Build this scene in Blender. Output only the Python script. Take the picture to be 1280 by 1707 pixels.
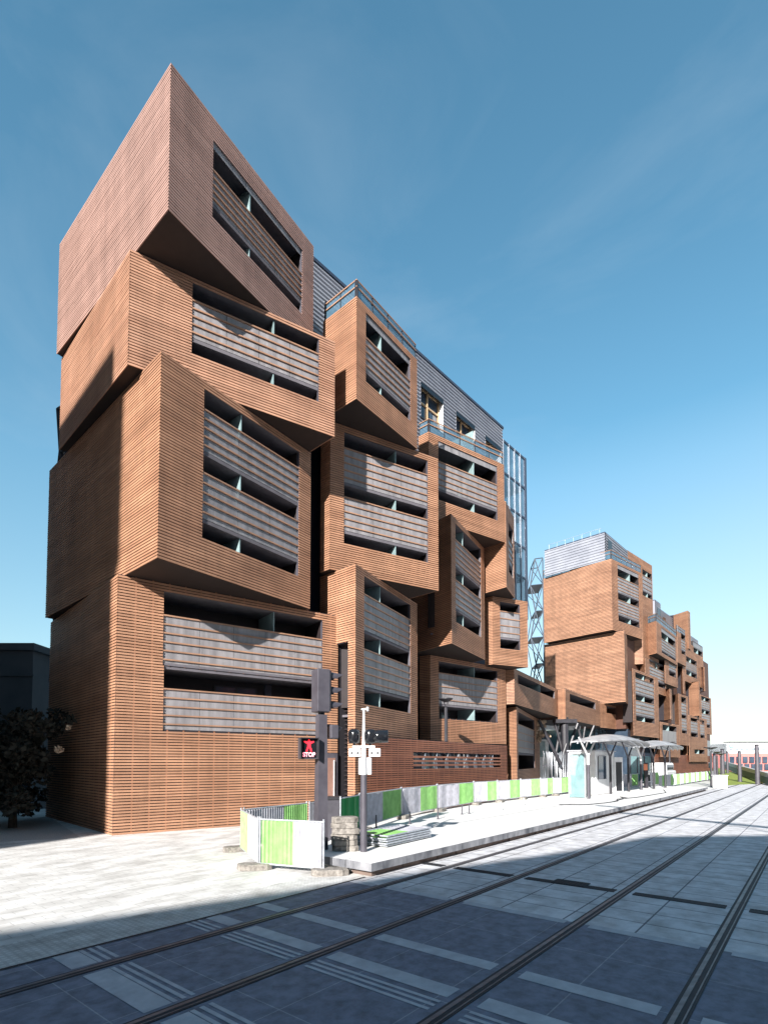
import bpy, bmesh, math, random
from mathutils import Vector
R=math.radians
random.seed(7)
for o in list(bpy.data.objects): bpy.data.objects.remove(o)
SC=bpy.context.scene; COL=SC.collection
# ---------------------------------------------------------------- camera, sky, sun, exposure
H=2.4; F=887.; CX=640.; HZ=1271.; PIT=R(2.5); CY=HZ-F*math.tan(PIT)
cam=bpy.data.cameras.new('camera'); camo=bpy.data.objects.new('camera',cam); COL.objects.link(camo)
cam.sensor_fit='HORIZONTAL'; cam.sensor_width=36; cam.lens=36*F/1280
cam.shift_y=(CY-853.5)/1280; cam.clip_start=.1; cam.clip_end=3000
camo.location=(0,0,H); camo.rotation_euler=(R(90)+PIT,0,0); SC.camera=camo
SUN_AZ=R(22.5); SUN_EL=R(23.5)      # light travels towards +y, a little to +x
sun=bpy.data.lights.new('sun','SUN'); sun.energy=5.0; sun.angle=R(.5); sun.color=(1,.96,.91)
so=bpy.data.objects.new('sun',sun); COL.objects.link(so); so.rotation_euler=(R(90)-SUN_EL,0,-SUN_AZ); so.location=(-8,-20,40)
w=bpy.data.worlds.new('World'); SC.world=w; w.use_nodes=True; wt=w.node_tree; wt.nodes.clear()
def wn(t,**k):
    n=wt.nodes.new(t)
    for a,b in k.items(): setattr(n,a,b)
    return n
sky=wn('ShaderNodeTexSky',sky_type='NISHITA',sun_disc=False,sun_elevation=SUN_EL,sun_rotation=math.pi+SUN_AZ,altitude=50,air_density=1.1,dust_density=.15,ozone_density=1.6)
hs=wn('ShaderNodeHueSaturation'); hs.inputs['Hue'].default_value=.477; hs.inputs['Saturation'].default_value=1.17
geo=wn('ShaderNodeTexCoord'); mp=wn('ShaderNodeMapping'); mp.inputs['Scale'].default_value=(1.3,1.3,3.2); mp.inputs['Rotation'].default_value=(.2,.35,.4)
nz=wn('ShaderNodeTexNoise'); nz.inputs['Scale'].default_value=1.7; nz.inputs['Detail'].default_value=9; nz.inputs['Roughness'].default_value=.58; nz.inputs['Distortion'].default_value=.7
rp=wn('ShaderNodeValToRGB'); rp.color_ramp.elements[0].position=.46; rp.color_ramp.elements[1].position=.86
rp.color_ramp.elements[1].color=(.13,.13,.13,1)
cm=wn('ShaderNodeMixRGB'); cm.inputs[2].default_value=(4.2,4.65,4.95,1)
sx=wn('ShaderNodeSeparateXYZ'); lo=wn('ShaderNodeMapRange'); lo.inputs[1].default_value=.02; lo.inputs[2].default_value=.52; lo.inputs[3].default_value=.85; lo.inputs[4].default_value=0
sc2=wn('ShaderNodeMath',operation='MAXIMUM')
bg=wn('ShaderNodeBackground'); bg.inputs[1].default_value=.10; wo=wn('ShaderNodeOutputWorld')
L=wt.links.new
L(sky.outputs[0],hs.inputs['Color']); L(geo.outputs['Generated'],mp.inputs[0]); L(mp.outputs[0],nz.inputs['Vector']); L(nz.outputs[0],rp.inputs[0])
L(geo.outputs['Generated'],sx.inputs[0])
# haze band of thin white cloud near the horizon, stronger to the right
dx=wn('ShaderNodeMapRange'); dx.inputs[1].default_value=-.3; dx.inputs[2].default_value=.75; dx.inputs[3].default_value=.25; dx.inputs[4].default_value=1.0
ml=wn('ShaderNodeMath',operation='MULTIPLY')
L(sx.outputs[2],lo.inputs[0]); L(sx.outputs[0],dx.inputs[0]); L(lo.outputs[0],ml.inputs[0]); L(dx.outputs[0],ml.inputs[1])
L(rp.outputs[0],sc2.inputs[0]); L(ml.outputs[0],sc2.inputs[1]); L(sc2.outputs[0],cm.inputs[0])
gy=wn('ShaderNodeMapRange'); gy.inputs[1].default_value=-.8; gy.inputs[2].default_value=.25; gy.inputs[3].default_value=.3; gy.inputs[4].default_value=1.0
gz=wn('ShaderNodeMapRange'); gz.inputs[1].default_value=0; gz.inputs[2].default_value=.45; gz.inputs[3].default_value=.62; gz.inputs[4].default_value=1.0; L(sx.outputs[2],gz.inputs[0])
gm_=wn('ShaderNodeMath',operation='MULTIPLY'); L(gz.outputs[0],gm_.inputs[1])
sv=wn('ShaderNodeVectorMath',operation='SCALE'); L(sx.outputs[1],gy.inputs[0]); L(hs.outputs[0],sv.inputs[0]); L(gy.outputs[0],gm_.inputs[0]); L(gm_.outputs[0],sv.inputs['Scale'])
L(sv.outputs[0],cm.inputs[1]); L(cm.outputs[0],bg.inputs[0]); L(bg.outputs[0],wo.inputs[0])
SC.view_settings.view_transform='Standard'; SC.view_settings.look='None'; SC.view_settings.exposure=1.15; SC.view_settings.gamma=1
# ---------------------------------------------------------------- survey helpers (photo pixels -> places on the ground / on walls)
def ray(u,v):
    a=(u-CX)/F;b=(CY-v)/F
    return (a,math.cos(PIT)-b*math.sin(PIT),math.sin(PIT)+b*math.cos(PIT))
def G(u,v,z):
    d=ray(u,v);t=(z-H)/d[2];return (d[0]*t,d[1]*t)
def onv(u,v,A,B):
    d=ray(u,v);ex,ey=B[0]-A[0],B[1]-A[1];D=-ex*d[1]+ey*d[0]
    s=(A[0]*d[1]-A[1]*d[0])/D;t=(ex*(-A[1])+ey*A[0])/D
    return s*math.hypot(ex,ey),H+t*d[2]
def zat(P,v):
    b=(CY-v)/F;t=P[1]/(math.cos(PIT)-b*math.sin(PIT));return H+t*(math.sin(PIT)+b*math.cos(PIT))
def unit(v):
    m=math.hypot(*v);return (v[0]/m,v[1]/m)
def add(a,b,k=1): return (a[0]+b[0]*k,a[1]+b[1]*k)
def sub(a,b): return (a[0]-b[0],a[1]-b[1])
TH=math.atan(722/887.); TD=(math.sin(TH),math.cos(TH)); ND=(math.cos(TH),-math.sin(TH))
def AC(a,c): return (a*TD[0]+c*ND[0],a*TD[1]+c*ND[1])   # along / across the tracks
# ---------------------------------------------------------------- materials
MATS={}
def mat(name,col,rough=.6,metal=0,noise=None,bump=0,spec=None,emit=None,tone=0,alpha=None,scale=(1,1,1),ns=3,trans=0,detail=6):
    if name in MATS: return MATS[name]
    m=bpy.data.materials.new(name); m.use_nodes=True; t=m.node_tree; b=t.nodes['Principled BSDF']
    b.inputs['Base Color'].default_value=(*col,1); b.inputs['Roughness'].default_value=rough; b.inputs['Metallic'].default_value=metal
    if spec is not None: b.inputs['Specular IOR Level'].default_value=spec
    if trans: b.inputs['Transmission Weight'].default_value=trans
    if alpha is not None: b.inputs['Alpha'].default_value=alpha
    if emit: b.inputs['Emission Color'].default_value=(*emit[0],1); b.inputs['Emission Strength'].default_value=emit[1]
    src=None
    tc=t.nodes.new('ShaderNodeTexCoord'); mp=t.nodes.new('ShaderNodeMapping'); mp.inputs['Scale'].default_value=scale; t.links.new(tc.outputs['Object'],mp.inputs[0])
    if noise is None: noise=(tuple(c*.8 for c in col),tuple(min(1,c*1.15) for c in col))
    n=t.nodes.new('ShaderNodeTexNoise'); n.inputs['Scale'].default_value=ns; n.inputs['Detail'].default_value=detail; n.inputs['Roughness'].default_value=.6
    t.links.new(mp.outputs[0],n.inputs['Vector'])
    r=t.nodes.new('ShaderNodeValToRGB'); r.color_ramp.elements[0].position=.3; r.color_ramp.elements[1].position=.7
    r.color_ramp.elements[0].color=(*noise[0],1); r.color_ramp.elements[1].color=(*noise[1],1)
    t.links.new(n.outputs[0],r.inputs[0]); src=r.outputs[0]
    if tone:
        at=t.nodes.new('ShaderNodeAttribute'); at.attribute_name='tone'
        mr=t.nodes.new('ShaderNodeMapRange'); mr.inputs[3].default_value=1-tone; mr.inputs[4].default_value=1+tone; t.links.new(at.outputs['Fac'],mr.inputs[0])
        mx=t.nodes.new('ShaderNodeVectorMath'); mx.operation='SCALE'; t.links.new(src,mx.inputs[0]); t.links.new(mr.outputs[0],mx.inputs['Scale']); src=mx.outputs[0]
    if tone:
        m3=t.nodes.new('ShaderNodeMapping'); m3.inputs['Scale'].default_value=(1.5,1.5,.22); t.links.new(tc.outputs['Object'],m3.inputs[0])
        n3=t.nodes.new('ShaderNodeTexNoise'); n3.inputs['Scale'].default_value=.9; n3.inputs['Detail'].default_value=8; n3.inputs['Roughness'].default_value=.7; t.links.new(m3.outputs[0],n3.inputs['Vector'])
        r3=t.nodes.new('ShaderNodeMapRange'); r3.inputs[1].default_value=.3; r3.inputs[2].default_value=.7; r3.inputs[3].default_value=.78; r3.inputs[4].default_value=1.12; t.links.new(n3.outputs[0],r3.inputs[0])
        v3=t.nodes.new('ShaderNodeVectorMath'); v3.operation='SCALE'; t.links.new(src,v3.inputs[0]); t.links.new(r3.outputs[0],v3.inputs['Scale']); src=v3.outputs[0]
    t.links.new(src,b.inputs['Base Color'])
    if bump:
        bp=t.nodes.new('ShaderNodeBump'); bp.inputs['Strength'].default_value=bump; bp.inputs['Distance'].default_value=.02; t.links.new(n.outputs[0],bp.inputs['Height']); t.links.new(bp.outputs[0],b.inputs['Normal'])
    MATS[name]=m; return m
WOOD=mat('wood_slats',(.39,.20,.118),.6,noise=((.30,.148,.085),(.47,.25,.15)),tone=.14,scale=(1,1,5),ns=.35,detail=9)
WOODD=mat('wood_dark_boards',(.10,.045,.03),.7)
WOODP=mat('sheen_tinted_wood_slats',(.36,.22,.18),.55,noise=((.31,.185,.15),(.41,.255,.21)),tone=.08,scale=(1,1,5),ns=.35,detail=9)  # top box: pale pink sky sheen on the slats put into the colour
WOODM=mat('mid_wood_slats',(.40,.21,.135),.55,noise=((.31,.155,.095),(.47,.26,.17)),tone=.14,scale=(1,1,5),ns=.35,detail=9)
BATT=mat('wood_battens',(.24,.10,.055),.6)
BACK=mat('dark_membrane',(.018,.015,.02),.9)
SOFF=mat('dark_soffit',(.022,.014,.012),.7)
RAILW=mat('guard_wood',(.34,.19,.12),.5,tone=.1,scale=(1,1,6),ns=1)
GUARD=mat('wired_glass',(.27,.255,.265),.35,noise=((.19,.18,.19),(.36,.34,.35)),scale=(2.5,2.5,.35),ns=1.6,alpha=.78,spec=.6)
SCREEN=mat('frosted_partition',(.26,.36,.37),.3,alpha=.85)
PLAST=mat('balcony_plaster',(.12,.11,.125),.9)
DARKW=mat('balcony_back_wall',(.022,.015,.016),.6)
WGL=mat('window_glass',(.03,.045,.07),.06,spec=1,noise=((.02,.03,.05),(.06,.09,.13)),ns=.6)
WFR=mat('light_wood_frame',(.55,.38,.22),.5)
STEEL=mat('pale_corrugated_steel',(.30,.31,.35),.5,metal=.1,noise=((.22,.23,.27),(.32,.33,.37)),ns=.6)
STEELD=mat('dark_steel_panel',(.05,.065,.10),.4,metal=.3,noise=((.035,.05,.085),(.07,.085,.12)),ns=.4)
METD=mat('dark_paint_metal',(.028,.027,.033),.45,noise=((.02,.019,.024),(.038,.036,.043)),ns=2)
METM=mat('grey_paint_metal',(.07,.066,.08),.45,noise=((.055,.05,.063),(.088,.083,.10)),ns=2.5)
BLK=mat('black_gloss_plastic',(.012,.013,.016),.16,spec=.7)
WHT=mat('white_paint_metal',(.78,.78,.78),.4,noise=((.68,.68,.69),(.84,.84,.84)),ns=2)
GALV=mat('galvanised_tube',(.52,.54,.58),.45,metal=.5,noise=((.38,.40,.44),(.62,.64,.68)),ns=9)
GRN=mat('green_sheet',(.19,.50,.13),.45,noise=((.19,.42,.12),(.30,.58,.20)),ns=4)
GRN_SHADE=mat('shaded_green_sheet',(.03,.36,.11),.45,noise=((.025,.31,.09),(.04,.40,.13)),ns=1.5)  # green sheet with the traffic pole's cast shadow put into its colour
WSH=mat('pale_grey_sheet',(.50,.50,.56),.45,noise=((.34,.34,.38),(.56,.56,.62)),ns=4)
CONC=mat('rough_concrete',(.22,.20,.18),.95,noise=((.10,.09,.08),(.34,.31,.28)),ns=11,bump=.7)
PLATT=mat('platform_stone_top',(.76,.75,.73),.8,noise=((.68,.67,.66),(.82,.81,.79)),ns=1.1)
EDGE=mat('granite_edge',(.20,.21,.24),.7,noise=((.07,.075,.09),(.36,.36,.38)),ns=2.2,scale=(1,1,.5),bump=.15)
RAILS=mat('rail_steel',(.13,.13,.14),.5,metal=.3,noise=((.10,.09,.10),(.24,.23,.24)),ns=6,scale=(.2,1,1))
RUB=mat('rail_rubber',(.03,.03,.036),.75,ns=8)
DKS=mat('dark_slab',(.16,.165,.18),.75,noise=((.115,.12,.135),(.21,.215,.23)),ns=2.2,detail=12)
LTB=mat('light_band_slab',(.48,.49,.54),.75,noise=((.38,.39,.43),(.56,.57,.61)),ns=4,detail=10)
TEAL=mat('teal_glass',(.22,.38,.40),.12,alpha=.6,spec=.8)
DTEAL=mat('dark_teal_glass',(.02,.12,.12),.15,alpha=.9,spec=.8)
TWG=mat('tower_glass',(.10,.19,.27),.07,alpha=.55,spec=1)
MULL=mat('pale_mullion',(.30,.34,.40),.4,metal=.3)
TRUSS=mat('blue_grey_truss',(.035,.055,.085),.6)
REDB=mat('salmon_render',(.55,.20,.18),.8)
WHR=mat('white_render',(.80,.80,.80),.8)
GRASS=mat('lawn_grass',(.20,.27,.035),.95,noise=((.14,.22,.025),(.30,.34,.06)),ns=1.5)
BARK=mat('dark_bark',(.06,.045,.035),.9,ns=8,bump=.4)
LEAF=mat('dark_foliage',(.025,.028,.022),.8,noise=((.012,.016,.012),(.045,.04,.03)),ns=2.5,tone=.4)
DRY=mat('dry_leaves',(.62,.46,.32),.8,noise=((.45,.30,.20),(.75,.60,.45)),ns=3,tone=.3)
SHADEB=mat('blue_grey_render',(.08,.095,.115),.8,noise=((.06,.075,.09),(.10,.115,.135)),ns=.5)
STONEB=mat('limestone_facade',(.50,.45,.38),.85)
REDL=mat('lit_red_figure',(.9,.02,.04),.5,emit=((1,.01,.02),.8))
REDT=mat('lit_stop_letters',(.95,.45,.5),.5,emit=((1,.25,.32),.9))
ORG=mat('orange_panel',(.85,.28,.14),.5)
YEL=mat('yellow_plastic',(.85,.62,.03),.5)
CURT=mat('pale_curtain',(.45,.42,.38),.9)
def slabs(name,c1,c2,mortar,bw,rh,ms,ns=1.5,off=.0,rot=0,rough=.8,bump=.2,streak=(1,1,1)):
    m=bpy.data.materials.new(name); m.use_nodes=True; t=m.node_tree; b=t.nodes['Principled BSDF']; b.inputs['Roughness'].default_value=rough
    tc=t.nodes.new('ShaderNodeTexCoord'); mp=t.nodes.new('ShaderNodeMapping'); mp.inputs['Rotation'].default_value=(0,0,rot); t.links.new(tc.outputs['Object'],mp.inputs[0])
    br=t.nodes.new('ShaderNodeTexBrick'); br.offset=off; br.inputs['Scale'].default_value=1; br.inputs['Brick Width'].default_value=bw; br.inputs['Row Height'].default_value=rh
    br.inputs['Mortar Size'].default_value=ms; br.inputs['Mortar Smooth'].default_value=.1; br.inputs['Color1'].default_value=(*c1,1); br.inputs['Color2'].default_value=(*c2,1); br.inputs['Mortar'].default_value=(*mortar,1)
    t.links.new(mp.outputs[0],br.inputs['Vector'])
    m2=t.nodes.new('ShaderNodeMapping'); m2.inputs['Scale'].default_value=streak; t.links.new(tc.outputs['Object'],m2.inputs[0])
    n=t.nodes.new('ShaderNodeTexNoise'); n.inputs['Scale'].default_value=ns; n.inputs['Detail'].default_value=12; n.inputs['Roughness'].default_value=.65; t.links.new(m2.outputs[0],n.inputs['Vector'])
    r=t.nodes.new('ShaderNodeValToRGB'); r.color_ramp.elements[0].position=.33; r.color_ramp.elements[1].position=.62; r.color_ramp.elements[0].color=(.6,.585,.57,1); r.color_ramp.elements[1].color=(1.05,1.05,1.05,1)
    t.links.new(n.outputs[0],r.inputs[0])
    mx=t.nodes.new('ShaderNodeMixRGB'); mx.blend_type='MULTIPLY'; mx.inputs[0].default_value=1; t.links.new(br.outputs[0],mx.inputs[1]); t.links.new(r.outputs[0],mx.inputs[2]); t.links.new(mx.outputs[0],b.inputs['Base Color'])
    bp=t.nodes.new('ShaderNodeBump'); bp.inputs['Strength'].default_value=bump; bp.inputs['Distance'].default_value=.01; t.links.new(br.outputs['Fac'],bp.inputs['Height']); bp.invert=True; t.links.new(bp.outputs[0],b.inputs['Normal'])
    return m
# ---------------------------------------------------------------- mesh builder
class MB:
    def __init__(s): s.v=[];s.f=[];s.m=[];s.t=[];s.mats=[]
    def mi(s,m):
        if m not in s.mats: s.mats.append(m)
        return s.mats.index(m)
    def quad(s,p,m,t=.5):
        i=len(s.v); s.v+=[tuple(q) for q in p]; s.f.append(tuple(range(i,i+len(p)))); s.m.append(s.mi(m)); s.t.append(t)
    def prism(s,pts,z0,z1,m,mt=None,mb=None,t=.5,caps=True):
        n=len(pts);i=len(s.v)
        s.v+=[(p[0],p[1],z0) for p in pts]+[(p[0],p[1],z1) for p in pts]
        k=s.mi(m)
        for a in range(n):
            b=(a+1)%n; s.f.append((i+a,i+b,i+n+b,i+n+a)); s.m.append(k); s.t.append(t)
        if caps:
            s.f.append(tuple(i+n+a for a in range(n))); s.m.append(s.mi(mt or m)); s.t.append(t)
            s.f.append(tuple(i+a for a in reversed(range(n)))); s.m.append(s.mi(mb or m)); s.t.append(t)
    def obox(s,c,ex,ey,hx,hy,z0,z1,m,t=.5):   # box, centre c, in-plane unit axes ex ey, half sizes
        P=[add(add(c,ex,a*hx),ey,b*hy) for a,b in ((-1,-1),(1,-1),(1,1),(-1,1))]
        s.prism(P,z0,z1,m,t=t)
    def box(s,x0,x1,y0,y1,z0,z1,m,t=.5): s.prism([(x0,y0),(x1,y0),(x1,y1),(x0,y1)],z0,z1,m,t=t)
    def tube(s,a,b,r0,r1,m,n=10,cap=True):
        a=Vector(a);b=Vector(b);d=(b-a).normalized();u=d.orthogonal().normalized();w=d.cross(u);i=len(s.v);k=s.mi(m)
        for P,r in ((a,r0),(b,r1)):
            for j in range(n):
                q=P+(u*math.cos(2*math.pi*j/n)+w*math.sin(2*math.pi*j/n))*r; s.v.append(tuple(q))
        for j in range(n):
            l=(j+1)%n; s.f.append((i+j,i+l,i+n+l,i+n+j)); s.m.append(k); s.t.append(.5)
        if cap:
            s.f.append(tuple(i+j for j in reversed(range(n)))); s.m.append(k); s.t.append(.5)
            s.f.append(tuple(i+n+j for j in range(n))); s.m.append(k); s.t.append(.5)
    def lathe(s,c,prof,m,n=16,axis='z'):
        i=len(s.v);k=s.mi(m)
        for r,h in prof:
            for j in range(n):
                a=2*math.pi*j/n; q=(r*math.cos(a),r*math.sin(a),h) if axis=='z' else (h,r*math.cos(a),r*math.sin(a))
                s.v.append((c[0]+q[0],c[1]+q[1],c[2]+q[2]))
        for g in range(len(prof)-1):
            for j in range(n):
                l=(j+1)%n; s.f.append((i+g*n+j,i+g*n+l,i+(g+1)*n+l,i+(g+1)*n+j)); s.m.append(k); s.t.append(.5)
        s.f.append(tuple(i+j for j in reversed(range(n)))); s.m.append(k); s.t.append(.5)
        g=len(prof)-1; s.f.append(tuple(i+g*n+j for j in range(n))); s.m.append(k); s.t.append(.5)
    def build(s,name,parent=None,smooth=False,bevel=0,org=None,rotz=0):
        me=bpy.data.meshes.new(name); vs=s.v
        if org is not None:
            c,sn=math.cos(-rotz),math.sin(-rotz); vs=[]
            for x,y,z in s.v:
                x-=org[0];y-=org[1];z-=org[2]; vs.append((x*c-y*sn,x*sn+y*c,z))
        me.from_pydata(vs,[],s.f)
        for m in s.mats: me.materials.append(m)
        me.polygons.foreach_set('material_index',s.m)
        at=me.attributes.new('tone','FLOAT','FACE'); at.data.foreach_set('value',s.t)
        if smooth: me.polygons.foreach_set('use_smooth',[True]*len(s.f))
        me.update()
        o=bpy.data.objects.new(name,me); COL.objects.link(o)
        if org is not None: o.location=org; o.rotation_euler=(0,0,rotz)
        if parent: o.parent=parent; 
        if parent and org is None and parent.get('_base'): 
            b=parent['_base']; o.location=(-b[0],-b[1],-b[2])
        if bevel:
            bm=o.modifiers.new('bevel','BEVEL'); bm.width=bevel; bm.segments=2; bm.limit_method='ANGLE'
        return o
def thing(name,label,cat,loc=(0,0,0),group=None):
    o=bpy.data.objects.new(name,None); COL.objects.link(o); o.location=loc; o.empty_display_size=.3
    o['label']=label;o['category']=cat;o['_base']=list(loc)
    if group:o['group']=group
    return o
def sub_parent(o,parent):   # child of a mesh part whose geometry is in world coords
    o.parent=parent; o.location=(0,0,0)
def tag(o,label,cat,group=None,kind=None):
    if label:o['label']=label
    if cat:o['category']=cat
    if group:o['group']=group
    if kind:o['kind']=kind
    return o
# ---------------------------------------------------------------- ground
def rect_sheet(name,a0,a1,c0,c1,z,m,kind='structure',n=1):
    mb=MB(); 
    P=[(a0,-c0),(a1,-c0),(a1,-c1),(a0,-c1)]
    mb.quad([(x,y,0) for x,y in reversed(P)],m)
    o=mb.build(name); o.location=(0,0,z); o.rotation_euler=(0,0,math.pi/2-TH)
    if kind:o['kind']=kind
    return o
PAVE=slabs('pale_pavers',(.72,.71,.69),(.78,.77,.75),(.55,.54,.53),.42,.21,.008,ns=1.3,off=.5,rot=.0,streak=(.8,1.5,1))
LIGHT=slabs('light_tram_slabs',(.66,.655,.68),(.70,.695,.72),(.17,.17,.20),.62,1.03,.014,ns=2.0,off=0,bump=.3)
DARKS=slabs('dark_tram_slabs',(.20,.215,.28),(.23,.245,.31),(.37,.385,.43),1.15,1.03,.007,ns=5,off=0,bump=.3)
KERB=slabs('tactile_white_strip',(.66,.65,.63),(.70,.69,.67),(.56,.55,.54),.09,.09,.018,ns=2,bump=.6)
GRAV=mat('pale_gravel',(.50,.49,.47),.95,noise=((.30,.29,.28),(.66,.65,.63)),ns=22,bump=1)
gm=MB(); gm.quad([(-900,-400,0),(1400,-400,0),(1400,1500,0),(-900,1500,0)],mat('far_ground',(.55,.54,.52),.9,ns=.05))
o=gm.build('ground'); o.location=(0,0,-.012); o['kind']='structure'
rect_sheet('pavement',-45,60,-60,-7.38,-.004,PAVE)
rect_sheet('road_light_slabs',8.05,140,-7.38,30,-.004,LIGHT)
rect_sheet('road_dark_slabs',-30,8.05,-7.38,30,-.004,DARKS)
# kerb-side white tactile strip and its dark channel line
rect_sheet('white_kerb_strip',-30,8.2,-8.35,-7.42,.0,KERB)
rect_sheet('channel_line',-30,8.45,-7.42,-7.36,.004,RUB)
# light cross bands with triple dark lines
for a,b in ((7.93,8.12),(5.62,5.86),(4.70,4.96),(2.58,2.87),(.1,.7),(-1.4,-1.0)):
    for c0,c1 in ((-7.36,-6.76),(-6.46,-5.06),(-4.76,-3.0),(-2.66,-1.25),(-.9,12)):
        rect_sheet('light_band',a,b,c0,c1,.0,LTB)
for a in (4.40,4.50,4.60,2.93,3.03,3.13):
    for c0,c1 in ((-7.36,-6.76),(-6.46,-5.06),(-4.76,-3.0),(-2.66,-1.25)):
        rect_sheet('light_band',a-.05,a+.0,c0,c1,.0,LTB)
for i,c in enumerate((-6.61,-4.91,-2.83,-1.08)):
    t=thing('tram_rail','%s grooved steel tram rail set in the slabs'%['leftmost','second from the left','third from the left','rightmost'][i],'rail',group='tram rails in the street')
    mb=MB(); P=[AC(-25,c-.09),AC(130,c-.09),AC(130,c+.085),AC(-25,c+.085)]; mb.prism(P[::-1],-.02,.004,RUB); mb.build('rail_bed',t)
    mb=MB()
    for d,hw,z in ((-.03,.024,.010),(.05,.007,.008)):
        P=[AC(-25,c+d-hw),AC(130,c+d-hw),AC(130,c+d+hw),AC(-25,c+d+hw)]; mb.prism(P[::-1],-.01,z,RAILS)
    mb.build('rail_head',t)
# cast iron drain across the tracks
t=thing('drain_grate','long cast iron drain grating running across both tram tracks','drain')
mb=MB()
for c0,c1 in ((-7.3,-6.77),(-6.45,-5.07),(-4.75,-2.99),(-2.67,-1.24),(-.92,8)):
    wa=.115
    mb.prism([AC(10.5-wa,c0),AC(10.5+wa,c0),AC(10.5+wa,c1),AC(10.5-wa,c1)],-.01,.0,RUB)
    for d in (-wa,wa-.012): mb.prism([AC(10.5+d,c0),AC(10.5+d+.012,c0),AC(10.5+d+.012,c1),AC(10.5+d,c1)],-.01,.006,RUB)
    c=c0
    while c<c1-.03:
        mb.prism([AC(10.5-wa+.012,c),AC(10.5+wa-.012,c),AC(10.5+wa-.012,c+.018),AC(10.5-wa+.012,c+.018)],-.01,.006,RUB); c+=.05
mb.build('grating',t)
t=thing('drain_cover','square cast iron gully grid beside the long drain','drain'); mb=MB()
mb.prism([AC(10.42,-4.2),AC(10.8,-4.2),AC(10.8,-3.55),AC(10.42,-3.55)],-.01,.007,RUB)
for k in range(9): mb.prism([AC(10.42,-4.2+k*.08),AC(10.8,-4.2+k*.08),AC(10.8,-4.18+k*.08),AC(10.42,-4.18+k*.08)],-.01,.012,RUB)
for k in range(5): mb.prism([AC(10.42+k*.09,-4.2),AC(10.44+k*.09,-4.2),AC(10.44+k*.09,-3.55),AC(10.42+k*.09,-3.55)],-.01,.0125,RUB)
mb.build('grid',t)
# tram platform
mb=MB(); mb.prism([AC(8.65,-7.95),AC(8.65,-9.3),AC(11.2,-10.75),AC(14.4,-12.1),AC(19.4,-13.2),AC(24,-13.7),AC(52,-13.6),AC(52,-7.95)],.0,.296,PLATT); o=mb.build('tram_platform'); o['kind']='structure'
t=thing('platform_edge','grey granite edging stones along the tram platform','kerb')
random.seed(3); a=8.45; mb=MB(); edg=[]
while a<52:
    b=min(52,a+1.25); z1=.300
    tn=random.random(); mb.prism([AC(a+.006,-7.22),AC(a+.006,-7.94),AC(b-.006,-7.94),AC(b-.006,-7.22)],.13,z1,EDGE,PLATT,t=tn); a=b
mb.build('edging_stones',t)
mb=MB(); mb.prism([AC(8.45,-7.96),AC(8.45,-9.2),AC(8.64,-9.2),AC(8.64,-7.96)],.13,.3,EDGE,PLATT); mb.build('end_stone',t)
mb=MB(); a=8.6
while a<51.8:
    b=a+random.uniform(.5,1.2); mb.prism([AC(a,-7.36+random.uniform(-.03,.03)),AC(a,-7.9),AC(b-.02,-7.9),AC(b-.02,-7.36+random.uniform(-.03,.03))],0,.129,mat('brown_footing',(.16,.115,.095),.9,ns=5,bump=.5)); a=b
mb.build('footing',t)

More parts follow.
